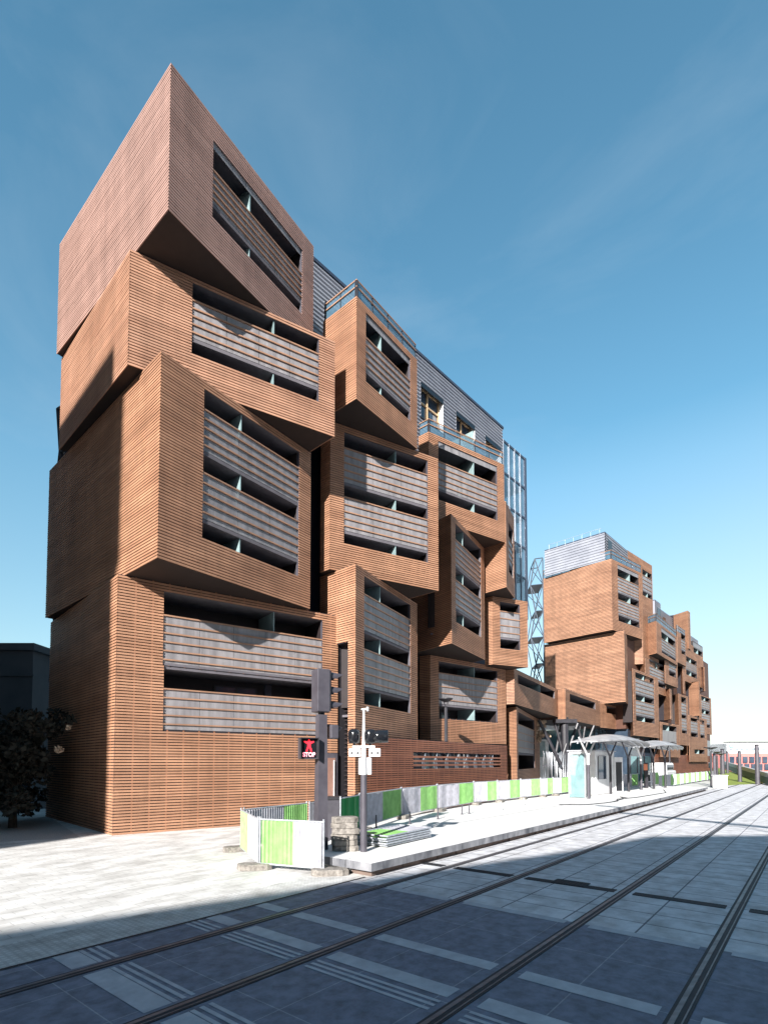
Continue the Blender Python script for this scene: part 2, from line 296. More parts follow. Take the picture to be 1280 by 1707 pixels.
# ---------------------------------------------------------------- cladding
def cells(Ls,z0,z1,ops):
    ss=sorted({0,Ls}|{min(max(o[0],0),Ls) for o in ops}|{min(max(o[1],0),Ls) for o in ops}); zz=sorted({z0,z1}|{min(max(o[2],z0),z1) for o in ops}|{min(max(o[3],z0),z1) for o in ops})
    for i in range(len(ss)-1):
        for j in range(len(zz)-1):
            cs=(ss[i]+ss[i+1])/2; cz=(zz[j]+zz[j+1])/2
            if any(o[0]<cs<o[1] and o[2]<cz<o[3] for o in ops): continue
            yield ss[i],ss[i+1],zz[j],zz[j+1]
def clad(mb,A,B,z0,z1,ops=(),pitch=.1,wood=WOOD,th=.03,gap=.33,plank=2.6,ends=True):
    """horizontal slats on the vertical face A->B (outward normal to the right of A->B)"""
    e=unit(sub(B,A)); n=(e[1],-e[0]); Ls=math.dist(A,B)
    def P(s,d,z): return (A[0]+e[0]*s+n[0]*d,A[1]+e[1]*s+n[1]*d,z)
    for a,b,c,d in cells(Ls,z0,z1,ops):
        mb.quad([P(a,0,c),P(b,0,c),P(b,0,d),P(a,0,d)],BACK)
        # vertical battens seen through the gaps
        k=math.ceil(a/.55)
        while k*.55<b and z0<8.5:
            s=k*.55
            if s-.03>=a and s+.03<=b: mb.quad([P(s-.028,.018,c),P(s+.028,.018,c),P(s+.028,.018,d),P(s-.028,.018,d)],BATT)
            k+=1
    nrow=max(1,round((z1-z0)/pitch)); pz=(z1-z0)/nrow; base=random.random()
    for r in range(nrow):
        za=z0+r*pz; zb=za+pz*(1-gap); cz=(za+zb)/2
        iv=[(0,Ls)]
        for o in ops:
            if o[2]<cz<o[3]:
                nv=[]
                for x,y in iv:
                    if o[1]<=x or o[0]>=y: nv.append((x,y)); continue
                    if o[0]>x: nv.append((x,o[0]))
                    if o[1]<y: nv.append((o[1],y))
                iv=nv
        rt=random.gauss(.5,.16)
        for x,y in iv:
            s=x; first=True
            while s<y-1e-4:
                l=plank*random.uniform(.8,1.2) if not first else plank*random.uniform(.3,1)
                q=min(y,s+l) if y-s-l>.4 else y
                t=min(1,max(0,rt+random.gauss(0,.13))); g=.003 if q<y else 0
                jo=random.uniform(-.003,.003)
                x0=s-(th if s==0 and ends else 0); x1=q-g+(th if q==Ls and ends else 0); d=th+jo
                mb.quad([P(x0,d,za),P(x1,d,za),P(x1,d,zb),P(x0,d,zb)],wood,t)
                mb.quad([P(x0,d,zb),P(x1,d,zb),P(x1,0,zb),P(x0,0,zb)],wood,t)
                mb.quad([P(x0,0,za),P(x1,0,za),P(x1,d,za),P(x0,d,za)],wood,t)
                mb.quad([P(x0,0,za),P(x0,d,za),P(x0,d,zb),P(x0,0,zb)],wood,t)
                mb.quad([P(x1,d,za),P(x1,0,za),P(x1,0,zb),P(x1,d,zb)],wood,t)
                s=q; first=False
def opening(block,A,B,s0,s1,rows,depth=1.5,part=None,nsl=5,win=True,big=True):
    """rows: top-down list of (kind,ztop,zbot), kind gap/rail/panel; builds recess, guards, partitions, windows as sub-parts"""
    e=unit(sub(B,A)); n=(e[1],-e[0])
    def P(s,d,z): return (A[0]+e[0]*s+n[0]*d,A[1]+e[1]*s+n[1]*d,z)
    zt=rows[0][1]; zb=rows[-1][2]
    def bx(mb,sa,sb,da,db,za,zc,m,t=.5):
        mb.prism([P(sa,db,0)[:2],P(sb,db,0)[:2],P(sb,da,0)[:2],P(sa,da,0)[:2]],za,zc,m,t=t)
    mb=MB()
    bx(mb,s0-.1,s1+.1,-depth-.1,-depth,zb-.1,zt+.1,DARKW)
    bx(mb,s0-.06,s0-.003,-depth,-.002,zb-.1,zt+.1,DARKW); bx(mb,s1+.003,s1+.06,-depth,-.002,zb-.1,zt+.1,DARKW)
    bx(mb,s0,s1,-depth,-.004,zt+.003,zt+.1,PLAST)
    storeys=[]; top=zt
    for k,(kd,a,b) in enumerate(rows):
        if kd=='rail':
            storeys.append((top,b)); top=b-.12
            bx(mb,s0,s1,-depth,-.03,b-.12,b,PLAST)
    if rows[-1][0]!='rail':
        storeys.append((top,rows[-1][2])); 
        bx(mb,s0,s1,-depth,-.004,zb-.5 if big else zb-.1,zb-.40 if big else zb,PLAST)
    o=mb.build('balcony_recess'); sub_parent(o,block)
    if big:  # pale metal reveal edge
        mb=MB(); 
        bx(mb,s1-.03,s1-.002,-.1,.012,zb,zt,METM); sub_parent(mb.build('reveal_trim'),block)
    for kd,a,b in rows:
        if kd in('rail','panel'):
            mb=MB(); w=1.35; k=max(1,round((s1-s0)/w)); w=(s1-s0)/k
            for i in range(k): bx(mb,s0+i*w+.008,s0+(i+1)*w-.008,-.045,-.03,b+.02,a-.01,GUARD)
            sub_parent(mb.build('glass_guard'),block)
            if kd=='rail':
                mb=MB(); sp=(a-b)/(nsl-.25)
                for i in range(nsl):
                    zc=a-i*sp; hh=.05 if big else .07
                    if zc-hh<b-.02: break
                    x=s0
                    bx(mb,s0,s1,-.028,.02,zc-hh,zc,RAILW,random.random())
                sub_parent(mb.build('guard_slats'),block)
    for (a,b) in storeys:
        if part:
            sp=part
            mb=MB(); bx(mb,sp-.02,sp+.02,-depth,-.06,b+.003,a-.004,SCREEN); sub_parent(mb.build('partition_screen'),block)
        if win and big:
            bays=[(s0,part),(part,s1)] if part else [(s0,s1)]
            for x,y in bays:
                c=(x+y)/2; hw=min(.9,(y-x)*.36); z0=b+.05; z1=min(a-.15,b+1.95)
                if z1-z0<.5: continue
                mb=MB(); bx(mb,c-hw,c+hw,-depth,-depth+.03,z0,z1,WGL)
                for q in (c-hw,c-.03,c+hw-.06): bx(mb,q,q+.06,-depth,-depth+.06,z0,z1,METD)
                for q in (z0,z1-.06,z0+(z1-z0)*.62): bx(mb,c-hw,c+hw,-depth,-depth+.055,q,q+.05,METD)
                sub_parent(mb.build('window'),block)
                if random.random()<.6:
                    mb=MB(); x_=c-hw if random.random()<.5 else c; w_=hw*random.uniform(.5,.95)
                    for k_ in range(6): bx(mb,x_+w_*k_/6,x_+w_*(k_+1)/6,-depth+.06+.015*(k_%2),-depth+.075+.015*(k_%2),z0+.05,z1-.05,CURT)
                    sub_parent(mb.build('curtain'),block)
def terrace(block,pts,z,h,step=1.2):
    """glass railing with two timber rails round the block edge"""
    g=MB();r=MB();p=MB()
    for A,B in zip(pts[:-1],pts[1:]):
        e=unit(sub(B,A)); n=(e[1],-e[0]); Ls=math.dist(A,B); k=max(1,round(Ls/step))
        A=add(A,n,-.06);B=add(B,n,-.06)
        g.prism([A,B,add(B,n,.012),add(A,n,.012)][::-1],z+.05,z+h-.06,TWG)
        for zz in (z+h-.05,z+h*.55): 
            r.prism([add(A,n,.02),add(B,n,.02),add(B,n,.06),add(A,n,.06)][::-1],zz,zz+.05,RAILW)
        for i in range(k+1):
            c=add(A,e,Ls*i/k); p=MB(); p.obox(c,e,n,.018,.03,z,z+h-.05,METD); sub_parent(p.build('railing_post'),block)
    for m,nm in ((g,'railing_glass'),(r,'railing_rail')): sub_parent(m.build(nm),block)
def rowsz(A,B,u,rows):
    out=[]
    for kd,v0,v1 in rows: out.append((kd,onv(u,v0,A,B)[1],onv(u,v1,A,B)[1]))
    return out
def block(bld,name,N,Rr,Lp,zb,zt,back,ops=(),lops=(),pitch=.1,railing=None,sides='NLR',big=True,label=None,nsl=5,wood=WOOD):
    """N near corner, Rr right end, Lp left end of the left side, back=list of hidden corners from R round to L"""
    poly=[N,Rr]+list(back)+[Lp]
    mb=MB(); fo=[]; specs=[]
    for o in ops:
        uL,uR,rows=o['uL'],o['uR'],o['rows']; vm=(rows[0][1]+rows[-1][2])/2
        s0=onv(uL,vm,N,Rr)[0]; s1=onv(uR,vm+(uR-uL)*.3,N,Rr)[0]; rz=rowsz(N,Rr,uL+.5,rows)
        s0=max(.08,s0); s1=min(math.dist(N,Rr)-.08,s1)
        sp=onv(o['p'],vm+(o['p']-uL)*.3,N,Rr)[0] if o.get('p') else None
        fo.append((s0,s1,rz[-1][2],rz[0][1])); specs.append((s0,s1,rz,sp,o))
    clad(mb,N,Rr,zb,zt,fo,pitch,wood=wood)
    lo_=[]
    for ua,ub,va in lops:
        x0,zz=onv(ua,va,Lp,N); x1,_=onv(ub,va,Lp,N); lo_.append((x0,x1,zb,zz))
    clad(mb,Lp,N,zb,zt,lo_,pitch,wood=wood)
    le=unit(sub(N,Lp)); ln=(le[1],-le[0])
    for x0,x1,z0,z1 in lo_:
        a=add(Lp,le,x0);b=add(Lp,le,x1)
        for p,q in ((add(a,ln,-.9),add(b,ln,-.9)),(a,add(a,ln,-.9)),(add(b,ln,-.9),b)): mb.quad([(*p,z0),(*q,z0),(*q,z1),(*p,z1)],BACK)
        mb.quad([(*a,z1),(*b,z1),(*add(b,ln,-.9),z1),(*add(a,ln,-.9),z1)],BACK)
        for k in range(int((z1-z0)/.2)): mb.quad([(*add(a,ln,-.5),z0+k*.2),(*add(b,ln,-.5),z0+k*.2),(*add(b,ln,-.5),z0+k*.2+.05),(*add(a,ln,-.5),z0+k*.2+.05)],DARKW)
    if 'R' in sides: clad(mb,Rr,back[0],zb,zt,(),pitch,wood=wood)
    # soffit, roof deck, rear
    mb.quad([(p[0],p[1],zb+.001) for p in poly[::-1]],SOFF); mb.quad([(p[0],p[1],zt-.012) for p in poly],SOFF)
    for i in range(1 if 'R' not in sides else 2,len(poly)-1):
        a,b=poly[i],poly[i+1]; mb.quad([(*a,zb),(*b,zb),(*b,zt),(*a,zt)],WOODD)
    o=mb.build(name,bld)
    if label:o['label']=label
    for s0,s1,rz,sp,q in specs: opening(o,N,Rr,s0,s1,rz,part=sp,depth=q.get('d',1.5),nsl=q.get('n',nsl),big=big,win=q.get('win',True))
    if railing: terrace(o,[Lp,N,Rr]+([back[0]] if railing.get('r') else []),zt,railing['h'])
    return o
def R3(*v): # alternating gap/rail helper:  R3('g',v0,'r',v1,'g',v2..)
    out=[];k={'g':'gap','r':'rail','p':'panel'}
    v=list(v); cur=v[0]; i=1
    while i<len(v): out.append((k[v[i]],cur,v[i+1])); cur=v[i+1]; i+=2
    return out
# ---------------------------------------------------------------- building 1
B1=thing('apartment_building','tall timber-slatted apartment building of stacked twisted boxes in the foreground','building',(-8,20,0))
zA=zat(G(188,1393,0),957)
CL0=(-3.4,24.0); CL1=(8.8,37.2); cd=unit(sub(CL1,CL0)); cn=(cd[1],-cd[0])
def toline(P,d,back=0):   # P+s*d meets the core line (pushed back)
    Q=add(CL0,cn,-back); D=-(d[0]*cd[1]-d[1]*cd[0]); s=((P[0]-Q[0])*cd[1]-(P[1]-Q[1])*cd[0])/D
    return add(P,d,s)
def vr(P): return unit(P)
def col1(name,Np,Rp,Lp,zb,vt,ops,**k):
    N=G(*Np,zb) if len(Np)==2 else G(Np[0],Np[1],Np[2]); Rr=G(*Rp); Ll=G(*Lp); zt=zat(N,vt)
    Bk=add(Rr,sub(Ll,N)); return block(B1,name,N,Rr,Ll,zb,zt,[Bk],ops,**k),zt,N,Rr
A_ops=[dict(uL=272,uR=537,rows=R3(986,'g',1024,'r',1109),p=457,n=6),dict(uL=272,uR=537,rows=R3(1109.5,'g',1147,'r',1217),n=5)]
bA,z_,NA,RA=col1('timber_box',(188,1393),(562,1027,zA),(86,1037,zA),0,957,A_ops)
bC,zC,NC,RC=col1('timber_box',(263,930),(515,1015,zA),(77,1030,zA),zA,585,[dict(uL=338,uR=498,rows=R3(646,'g',679,'r',750,'g',786,'r',864,'g',897),p=403,n=5)])
bD,zD,ND_,RD=col1('timber_box',(214,608),(556,728,zC),(100,750,zC),zC,415,[dict(uL=320,uR=531.5,rows=R3(470,'g',498,'r',562,'g',590),p=457)],wood=WOODM)
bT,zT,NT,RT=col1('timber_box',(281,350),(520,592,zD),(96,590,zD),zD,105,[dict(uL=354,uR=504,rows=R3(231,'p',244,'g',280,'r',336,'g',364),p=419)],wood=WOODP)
def colx(name,Np,Rp,Lp,zb,zt,ops,ext=False,bo=1.0,**k):
    N=G(*Np);Rr=G(*Rp);Ll=G(*Lp)
    if zt<0: zt=zat(N,-zt)
    if ext: dl=unit(sub(Ll,N)); Ll=toline(N,dl,ext); bk=[toline(Rr,dl,ext)]
    else:
        q=toline(Ll,vr(Ll),bo); bk=[toline(Rr,(-cn[0],-cn[1]),bo),q]
    return block(B1,name,N,Rr,Ll,zb,zt,bk,ops,**k),zt,N,Rr,Ll
zF=zA+1.98
zP=3.5
bG,_,NG,RG,LG=colx('timber_box',(592.5,939.6,zF),(694,1006,zF),(535,961,zF),0,zF,[dict(uL=606,uR=683.5,rows=R3(959,'g',989,'r',1050,'g',1081,'r',1144.5,'g',1175),p=635.5)],lops=[(560,581,1075)])
bF,zFt,NF,RF,LF=colx('timber_box',(550,949,zF),(729.7,985,zF),(535,954.5,zF),zF,-701,[dict(uL=573,uR=713,rows=R3(721,'g',745,'r',803,'g',827,'r',884,'g',907.5),p=660.5)])
bE,zE,NE,RE,LE=colx('timber_box',(594,665,zFt),(694,748,zFt),(540,535,21.65),zFt,-493,[dict(uL=609,uR=683.5,rows=R3(520,'p',532,'g',561,'r',615,'g',636),p=637)],railing=dict(h=.75))
bJ,zJ,NJ,RJ,LJ=colx('timber_box',(752.6,1072.7,zA),(807,1100,zA),(702,1086,zA),zA,-856,[dict(uL=758.7,uR=801,rows=R3(873,'g',899,'r',942,'g',966,'r',1013,'g',1038),p=773.5)],ext=1.2)
bK,_,NK,RK,LK=colx('timber_box',(716.6,1091.5,zA),(841.5,1114,zA),(700,1093.5,zA),zP+.1,zA,[dict(uL=731,uR=829,rows=R3(1102,'g',1121,'r',1173.5,'g',1197),p=792)],bo=4)
bI,zI,NI,RI,LI=colx('timber_box',(715,863,zJ),(840,904,zJ),(699,869,zJ),zJ,-719,[dict(uL=730,uR=828.5,rows=R3(734,'p',745,'g',768,'r',813.5,'g',833),p=791)],railing=dict(h=.75))
zN=zA+4.3
bN,_,NN,RN,LN=colx('timber_box',(821,993.5,zN),(878,1002.6,zN),(808,996.5,zN),zA-.1,zN,[dict(uL=833,uR=866.5,rows=R3(1003.5,'g',1018,'r',1062,'g',1080),n=4)])
bM,_,NM,RM,LM=colx('timber_box',(843.6,979,zN),(857,997.5,zN),(809,989,zN),zN,-835,[dict(uL=847,uR=854.5,rows=R3(872,'g',895,'r',936,'g',954),n=4)],ext=1.2)
# low street-side podium with a slatted window strip
PR=(8.05,35.0)
mb=MB(); 
PN=add(NG,unit(sub(PR,NG)),.35); PN=(PN[0]+.05,PN[1]-.05)
s0=onv(688,1268,PN,PR)[0]; s1=onv(834,1270,PN,PR)[0]; z0=onv(688,1283,PN,PR)[1]; z1=onv(688,1255,PN,PR)[1]
RDW=mat('red_brown_slats',(.27,.10,.06),.6,noise=((.20,.075,.045),(.33,.13,.075)),tone=.14,scale=(1,1,5),ns=.4)
clad(mb,PN,PR,.02,zP,[(s0,s1,z0,z1)],wood=RDW)
pb=[toline(PR,vr(PR)),toline(PN,vr(PN))]
mb.quad([(*p,zP-.01) for p in [PN,PR]+pb],SOFF)
pod=mb.build('podium',B1)
e=unit(sub(PR,PN)); n=(e[1],-e[0])
mb=MB(); a=add(PN,e,s0);b=add(PN,e,s1); mb.prism([add(b,n,-.25),add(a,n,-.25),add(a,n,-.3),add(b,n,-.3)],z0-.1,z1+.1,WGL); sub_parent(mb.build('strip_window'),pod)
mb=MB()
for k in range(1,4):
    zz=z0+(z1-z0)*k/4; mb.prism([b,a,add(a,n,.03),add(b,n,.03)][::-1],zz-.05,zz+.05,RDW)
for k in range(1,9):
    c=add(a,e,(s1-s0)*k/9); mb.prism([add(c,e,.03),c,add(c,n,-.2),add(add(c,n,-.2),e,.03)],z0,z1,MULL)
sub_parent(mb.build('window_slats'),pod)
# podium right-hand tower P and bridge boxes O, Q
back4=lambda N,Rr,d=5:[add(Rr,(-.82,.57),d)]
NPp=G(860,1178,6.2);RPp=G(898.5,1200,6.2);LPp=G(843,1180,6.2)
block(B1,'timber_box',NPp,RPp,LPp,.02,6.2,[add(RPp,vr(RPp),4),add(LPp,vr(LPp),6)],[dict(uL=863,uR=890.5,rows=R3(1188,'g',1207,'r',1255,'g',1283),n=4)])
NO=G(856.3,1114,zA);RO=G(929,1149.4,zA);LO=G(842.5,1115,zA)
block(B1,'bridge_box',NO,RO,LO,6.3,zA,[add(RO,(-.86,.51),4),add(LO,(-.3,.95),5)],[dict(uL=862.5,uR=924,rows=R3(1124,'g',1140.5),d=2.5,win=False,p=901)])
NQ=G(941.6,1148,zA);RQ=G(999,1169.4,zA);LQ=G(929.7,1149.5,zA)
block(B1,'bridge_box',NQ,RQ,LQ,6.1,zA,[add(RQ,(-.86,.51),4),add(LQ,(-.7,.71),3)],[dict(uL=949,uR=992,rows=R3(1157,'g',1169.5),d=2.5,win=False)])
# steel core, corrugated penthouse, glazed stair tower
mb=MB(); c0=(-5.0,22.27); c1=add(CL0,cd,math.dist(CL0,CL1)*1.147); off=(-cn[0]*9,-cn[1]*9); cb1=add(c1,vr(c1),8)
csteel=add(CL0,cd,math.dist(CL0,CL1)*.965)
mb.prism([c0,(-1.2,26.7),(1.4,32.6),(6.2,38.0),(8.9,39.0),add(csteel,off),add(c0,off)],0,18.6,STEELD)
# panel joints
for k in range(1,6):
    c=add(c0,unit((3.8,4.43)),k*1.0); mb.obox(add(c,cn,.012),cd,cn,.02,.012,0.05,18.5,METD)
mb.build('steel_core',B1)
mb=MB(); zs0=18.6; zs1=26.0; wins=[]
for (u0,u1,v0,v1) in ((540,560,488,520),(700,737.5,622,668),(759,790,672,714),(808,834,716,745)):
    a_=onv(u0,v0,CL0,CL1);b_=onv(u1,v0+(u1-u0)*.85,CL0,CL1); zt_=24.5; zb_=22.4; wins.append((a_[0],b_[0],zb_,zt_))
def PP(s,d,z): return (CL0[0]+cd[0]*s+cn[0]*d,CL0[1]+cd[1]*s+cn[1]*d,z)
Lc=math.dist(CL0,CL1)*.965; S0=-2.4
nr=34; ph=(zs1-zs0)/nr
for r in range(nr):
    za=zs0+r*ph; iv=[(S0,Lc)]
    for wv in wins:
        if wv[2]<za+ph/2<wv[3]:
            nv=[]
            for x,y in iv:
                if wv[1]<=x or wv[0]>=y: nv.append((x,y)); continue
                if wv[0]>x: nv.append((x,wv[0]))
                if wv[1]<y: nv.append((wv[1],y))
            iv=nv
    prof=[(0,0),(.0,.06),(.055,.09),(.055,.16),(0,ph)]
    for x,y in iv:
        for (d0,h0),(d1,h1) in zip(prof[:-1],prof[1:]):
            mb.quad([PP(x,d0,za+h0),PP(y,d0,za+h0),PP(y,d1,za+h1),PP(x,d1,za+h1)],STEEL)
pent=[PP(S0,0,0)[:2],PP(Lc,0,0)[:2],PP(Lc,-8,0)[:2],PP(S0,-8,0)[:2]]
for i in (1,2,3):
    a,b=pent[i],pent[(i+1)%4]; mb.quad([(*a,zs0),(*b,zs0),(*b,zs1),(*a,zs1)],STEEL)
mb.prism([PP(S0,.10,0)[:2],PP(Lc+.05,.10,0)[:2],PP(Lc+.05,-8,0)[:2],PP(S0,-8,0)[:2]],zs1,zs1+.16,STEELD)
ph_=mb.build('penthouse',B1)
for s0,s1,z0,z1 in wins:
    mb=MB()
    mb.quad([PP(s0,-.35,z0),PP(s1,-.35,z0),PP(s1,-.35,z1),PP(s0,-.35,z1)],WGL)
    for q in (s0,s0+(s1-s0)*.45,s1-.1): mb.prism([PP(q,-.34,0)[:2],PP(q+.1,-.34,0)[:2],PP(q+.1,-.26,0)[:2],PP(q,-.26,0)[:2]][::-1],z0,z1,WFR)
    for q in (z0,(z0+z1)/2+.1,z1-.1): mb.prism([PP(s0,-.34,0)[:2],PP(s1,-.34,0)[:2],PP(s1,-.27,0)[:2],PP(s0,-.27,0)[:2]][::-1],q,q+.09,WFR)
    mb.quad([PP(s0,.05,z1),PP(s1,.05,z1),PP(s1,-.35,z1),PP(s0,-.35,z1)],STEELD); mb.quad([PP(s0,.05,z0),PP(s0,-.35,z0),PP(s1,-.35,z0),PP(s1,.05,z0)],STEEL)
    mb.quad([PP(s1,.05,z0),PP(s1,-.35,z0),PP(s1,-.35,z1),PP(s1,.05,z1)],WHT); mb.quad([PP(s0,.05,z0),PP(s0,.05,z1),PP(s0,-.35,z1),PP(s0,-.35,z0)],STEEL)
    mb.prism([PP(s0,.0,0)[:2],PP(s1,.0,0)[:2],PP(s1,.06,0)[:2],PP(s0,.06,0)[:2]][::-1],z1-.28,z1-.02,BLK)
    sub_parent(mb.build('window'),ph_)
# frosted privacy screens on the roof terraces
for u,v,zz,hh in ((596,560,zE,1.7),(752,760,zI,1.7)):
    s=onv(u,v,CL0,CL1)[0]; mb=MB(); mb.prism([PP(s,0.02,0)[:2],PP(s+.05,.02,0)[:2],PP(s+.05,1.6,0)[:2],PP(s,1.6,0)[:2]],zz,zz+hh,SCREEN); sub_parent(mb.build('terrace_screen'),ph_)
# glazed tower
mb=MB(); zt=onv(880,770,CL0,CL1)[1]; Lt=math.dist(CL0,CL1)*1.147; s_a=Lc+.05
a,b=PP(s_a,0,0)[:2],PP(Lt,0,0)[:2]; tw=[a,b,add(b,(-cn[0],-cn[1]),3),add(a,(-cn[0],-cn[1]),3)]
mb.prism(tw,zN,zt,TWG)
mb.prism([add(tw[0],(-cn[0],-cn[1]),1.9),add(tw[1],(-cn[0],-cn[1]),1.9),add(tw[1],(-cn[0],-cn[1]),2.0),add(tw[0],(-cn[0],-cn[1]),2.0)],zN,zt-.3,mat('pale_stair_wall',(.14,.20,.26),.7))
tower=mb.build('glazed_stair_tower',B1)
mb=MB(); k=4
for i in range(k+1):
    c=PP(s_a+(Lt-s_a)*i/k,.03,0)[:2]; mb.obox(c,cd,cn,.03 if i<k else .12,.05,zN,zt+.05,MULL if i<k else STEELD)
z=zt
while z>zN+.3:
    mb.obox(PP((s_a+Lt)/2,.02,0)[:2],cd,cn,(Lt-s_a)/2+.05,.035,z-.1,z+.05,STEELD); z-=2.3
sub_parent(mb.build('mullions'),tower)
mb=MB(); z=zt-2.3
while z>zN+.3:
    mb.prism([add(tw[i],(-cn[0],-cn[1]),q) for i,q in ((0,.2),(1,.2),(1,1.8),(0,1.8))],z-.15,z,mat('pale_slab',(.25,.29,.33),.7)); z-=2.3
sub_parent(mb.build('landings'),tower)
# black steel lattice at the left end
def lattice(bld,pb,pt_dir,z0,z1,name,wid,nseg,m=TRUSS,r=.09,side=(-1,0)):
    mb=MB(); sg=(z1-z0)/nseg; prev=None
    for k in range(nseg+1):
        z=z0+sg*k; o=wid*(1.0 if k%2==0 else .62)
        out=(pb[0]+side[0]*o,pb[1]+side[1]*o,z); inn=(pb[0],pb[1],z); inn2=(pb[0]+pt_dir[0],pb[1]+pt_dir[1],z); out2=(out[0]+pt_dir[0],out[1]+pt_dir[1],z)
        mb.tube(inn,out,r,r,m,6); mb.tube(inn2,out2,r,r,m,6); mb.tube(out,out2,r,r,m,6)
        if k<nseg: mb.prism([inn[:2],inn2[:2],out2[:2],out[:2]],z-.06,z+.02,METM)
        if prev:
            po,pi,po2,pi2=prev
            mb.tube(po,out,r*1.2,r*1.2,m,6); mb.tube(po2,out2,r,r,m,6); mb.tube(pi,out,r,r,m,6); mb.tube(po,inn,r*.8,r*.8,m,6)
            mb.tube(pi,out2,r*.7,r*.7,m,6); mb.tube(po,inn2,r*.7,r*.7,m,6); mb.tube(pi,inn,r,r,m,6)
        prev=(out,inn,out2,inn2)
    return mb.build(name,bld)
lattice(B1,(-15.0,24.6),(0,2.0),6.2,19.5,'escape_stair_lattice',.9,6,side=(-.85,.5),m=METD)
# entrance door in the right end of the ground floor
e=unit(sub(RA,NA)); n=(e[1],-e[0]); sa=onv(541,1300,NA,RA)[0]; sb=onv(561,1300,NA,RA)[0]; zt_=onv(550,1256,NA,RA)[1]
mb=MB(); c0_=add(add(NA,e,sa),n,.034); c1_=add(add(NA,e,sb),n,.034)
mb.prism([c0_,c1_,add(c1_,n,.05),add(c0_,n,.05)][::-1],.02,zt_,METM)
do=mb.build('entrance_door'); sub_parent(do,bA)
mb=MB(); q0=add(add(c0_,n,.052),e,.1);q1=add(add(c1_,n,.052),e,-.12); mb.prism([q0,q1,add(q1,n,.01),add(q0,n,.01)][::-1],.15,zt_-.2,mat('door_panel_wood',(.26,.15,.12),.25,spec=.8)); sub_parent(mb.build('door_leaf'),bA)
mb=MB(); mb.tube((*add(add(c1_,n,.12),e,-.22),.5),(*add(add(c1_,n,.12),e,-.22),zt_-.3),.025,.025,WHT,8); sub_parent(mb.build('door_pull'),bA)
# V-shaped steel legs carrying the bridge, dark undercroft glazing behind
def pt(u,v,Y): d=ray(u,v); t=Y/d[1]; return (d[0]*t,Y,H+d[2]*t)
for (u0,v0),(u1,v1),Y,rr in (((898,1201),(935,1275),44,.13),((923,1197),(940,1262),46,.13),((936,1202),(925,1265),47,.12),((963,1206),(943,1262),47.5,.13),((962,1206),(975,1260),48,.12),((975,1212),(968,1260),49,.1),((990,1210),(975,1248),51,.12),((944,1240),(922,1312),45.5,.12)):
    a_=pt(u0,v0,Y); b_=pt(u1,v1,Y); mb=MB(); mb.tube(a_,b_,rr,rr,METD,8); mb.build('bridge_leg',B1)
mb=MB(); a_=pt(941,1196,45.8); mb.tube((a_[0],a_[1],0),a_,.3,.3,METD,10)
a_=pt(941,1204,45.8); mb.obox(a_[:2],(1,0),(0,1),.9,.5,a_[2]-.1,6.08,METD)
mb.build('bridge_column',B1)
# ---------------------------------------------------------------- building 2
B2=thing('apartment_building','second timber-slatted stacked apartment building farther down the tram street','building',(24,60,0))
def ptz(u,v,z): return G(u,v,z)
zV=zat(G(1042,1170,zA),1050)
NV=G(1042,1170,zA); LV=G(907,1074.5,zV)
BL0=(24.0,55.3); BL1=(52.8,86.5); bd=unit(sub(BL1,BL0)); bn=(bd[1],-bd[0])
def pl(u,o):
    d=unit(((u-CX)/F,1)); P0=add(BL0,bn,o); D=-(d[0]*bd[1]-d[1]*bd[0]); # t*d = P0+s*bd
    t=(P0[0]*bd[1]-P0[1]*bd[0])/(d[0]*bd[1]-d[1]*bd[0]); return (d[0]*t,d[1]*t)
p2=.15
vN=pl(1048,.2)
block(B2,'timber_box',NV,vN,LV,zA,zV-.05,[add(vN,sub(LV,NV))],[],pitch=p2,big=False)
NU=G(1020.8,1050,zV);RU=G(1070.8,1066,zV);LU=G(907,1072,zV); zU=zat(NU,931)
block(B2,'timber_box',NU,RU,LU,zV,zU,[add(RU,sub(LU,NU))],[dict(uL=1029.5,uR=1065,rows=R3(941,'p',948,'g',961,'r',986,'g',999,'r',1023,'g',1034),p=1051,d=1.8)],pitch=p2,big=False,railing=dict(h=.95))
def blk2(uL,oL,uN,oN,uR,oR,vt,vb,ops=(),**k):
    N=pl(uN,oN);Rr=pl(uR,oR);Ll=pl(uL,oL); zt=zat(N,vt);zb=max(.02,zat(N,vb))
    if math.dist(Ll,N)<.4: Ll=add(N,(-bn[0],-bn[1]),2.5)
    bk=[add(Rr,(-bn[0],-bn[1]),3+max(0,oR)),add(Ll,vr(Ll),1.5)]
    return block(B2,'timber_box',N,Rr,Ll,zb,zt,bk,[dict(uL=a,uR=b,rows=r,win=False,d=1.2,n=4,p=(a+b)/2 if b-a>14 else None) for a,b,r in ops],pitch=p2,big=False,**k)
blk2(1040,-5,1052,-1,1093,-.4,917,1006,[(1070.5,1089,R3(949,'g',958,'r',983,'g',993))])
blk2(1048,-1,1075,.5,1101,.5,1012,1107)
blk2(1066,-1,1098,1.6,1132,1.2,1035,1089,[(1102,1126,R3(1046,'p',1053,'g',1064,'r',1082.5,'g',1087))],railing=dict(h=.9))
blk2(1109,0,1111,1.0,1132,1.0,1090,1139,[(1114.5,1126.5,R3(1094,'r',1116,'g',1125))])
blk2(1066,-.6,1078,.8,1112,.8,1096,1150,[(1082,1110,R3(1100.5,'g',1110,'r',1130,'g',1139))])
blk2(1048,-1,1057,1.0,1099,1.0,1114,1226,[(1059,1090.5,R3(1120,'g',1130,'r',1155.5,'g',1167,'r',1191,'g',1202))])
blk2(1099,-.8,1118.5,1.4,1121.5,1.2,1148,1199)
blk2(1090,-1,1101,.8,1133,.8,1203,1262,[(1104,1128,R3(1208,'g',1217,'p',1238,'g',1247))])
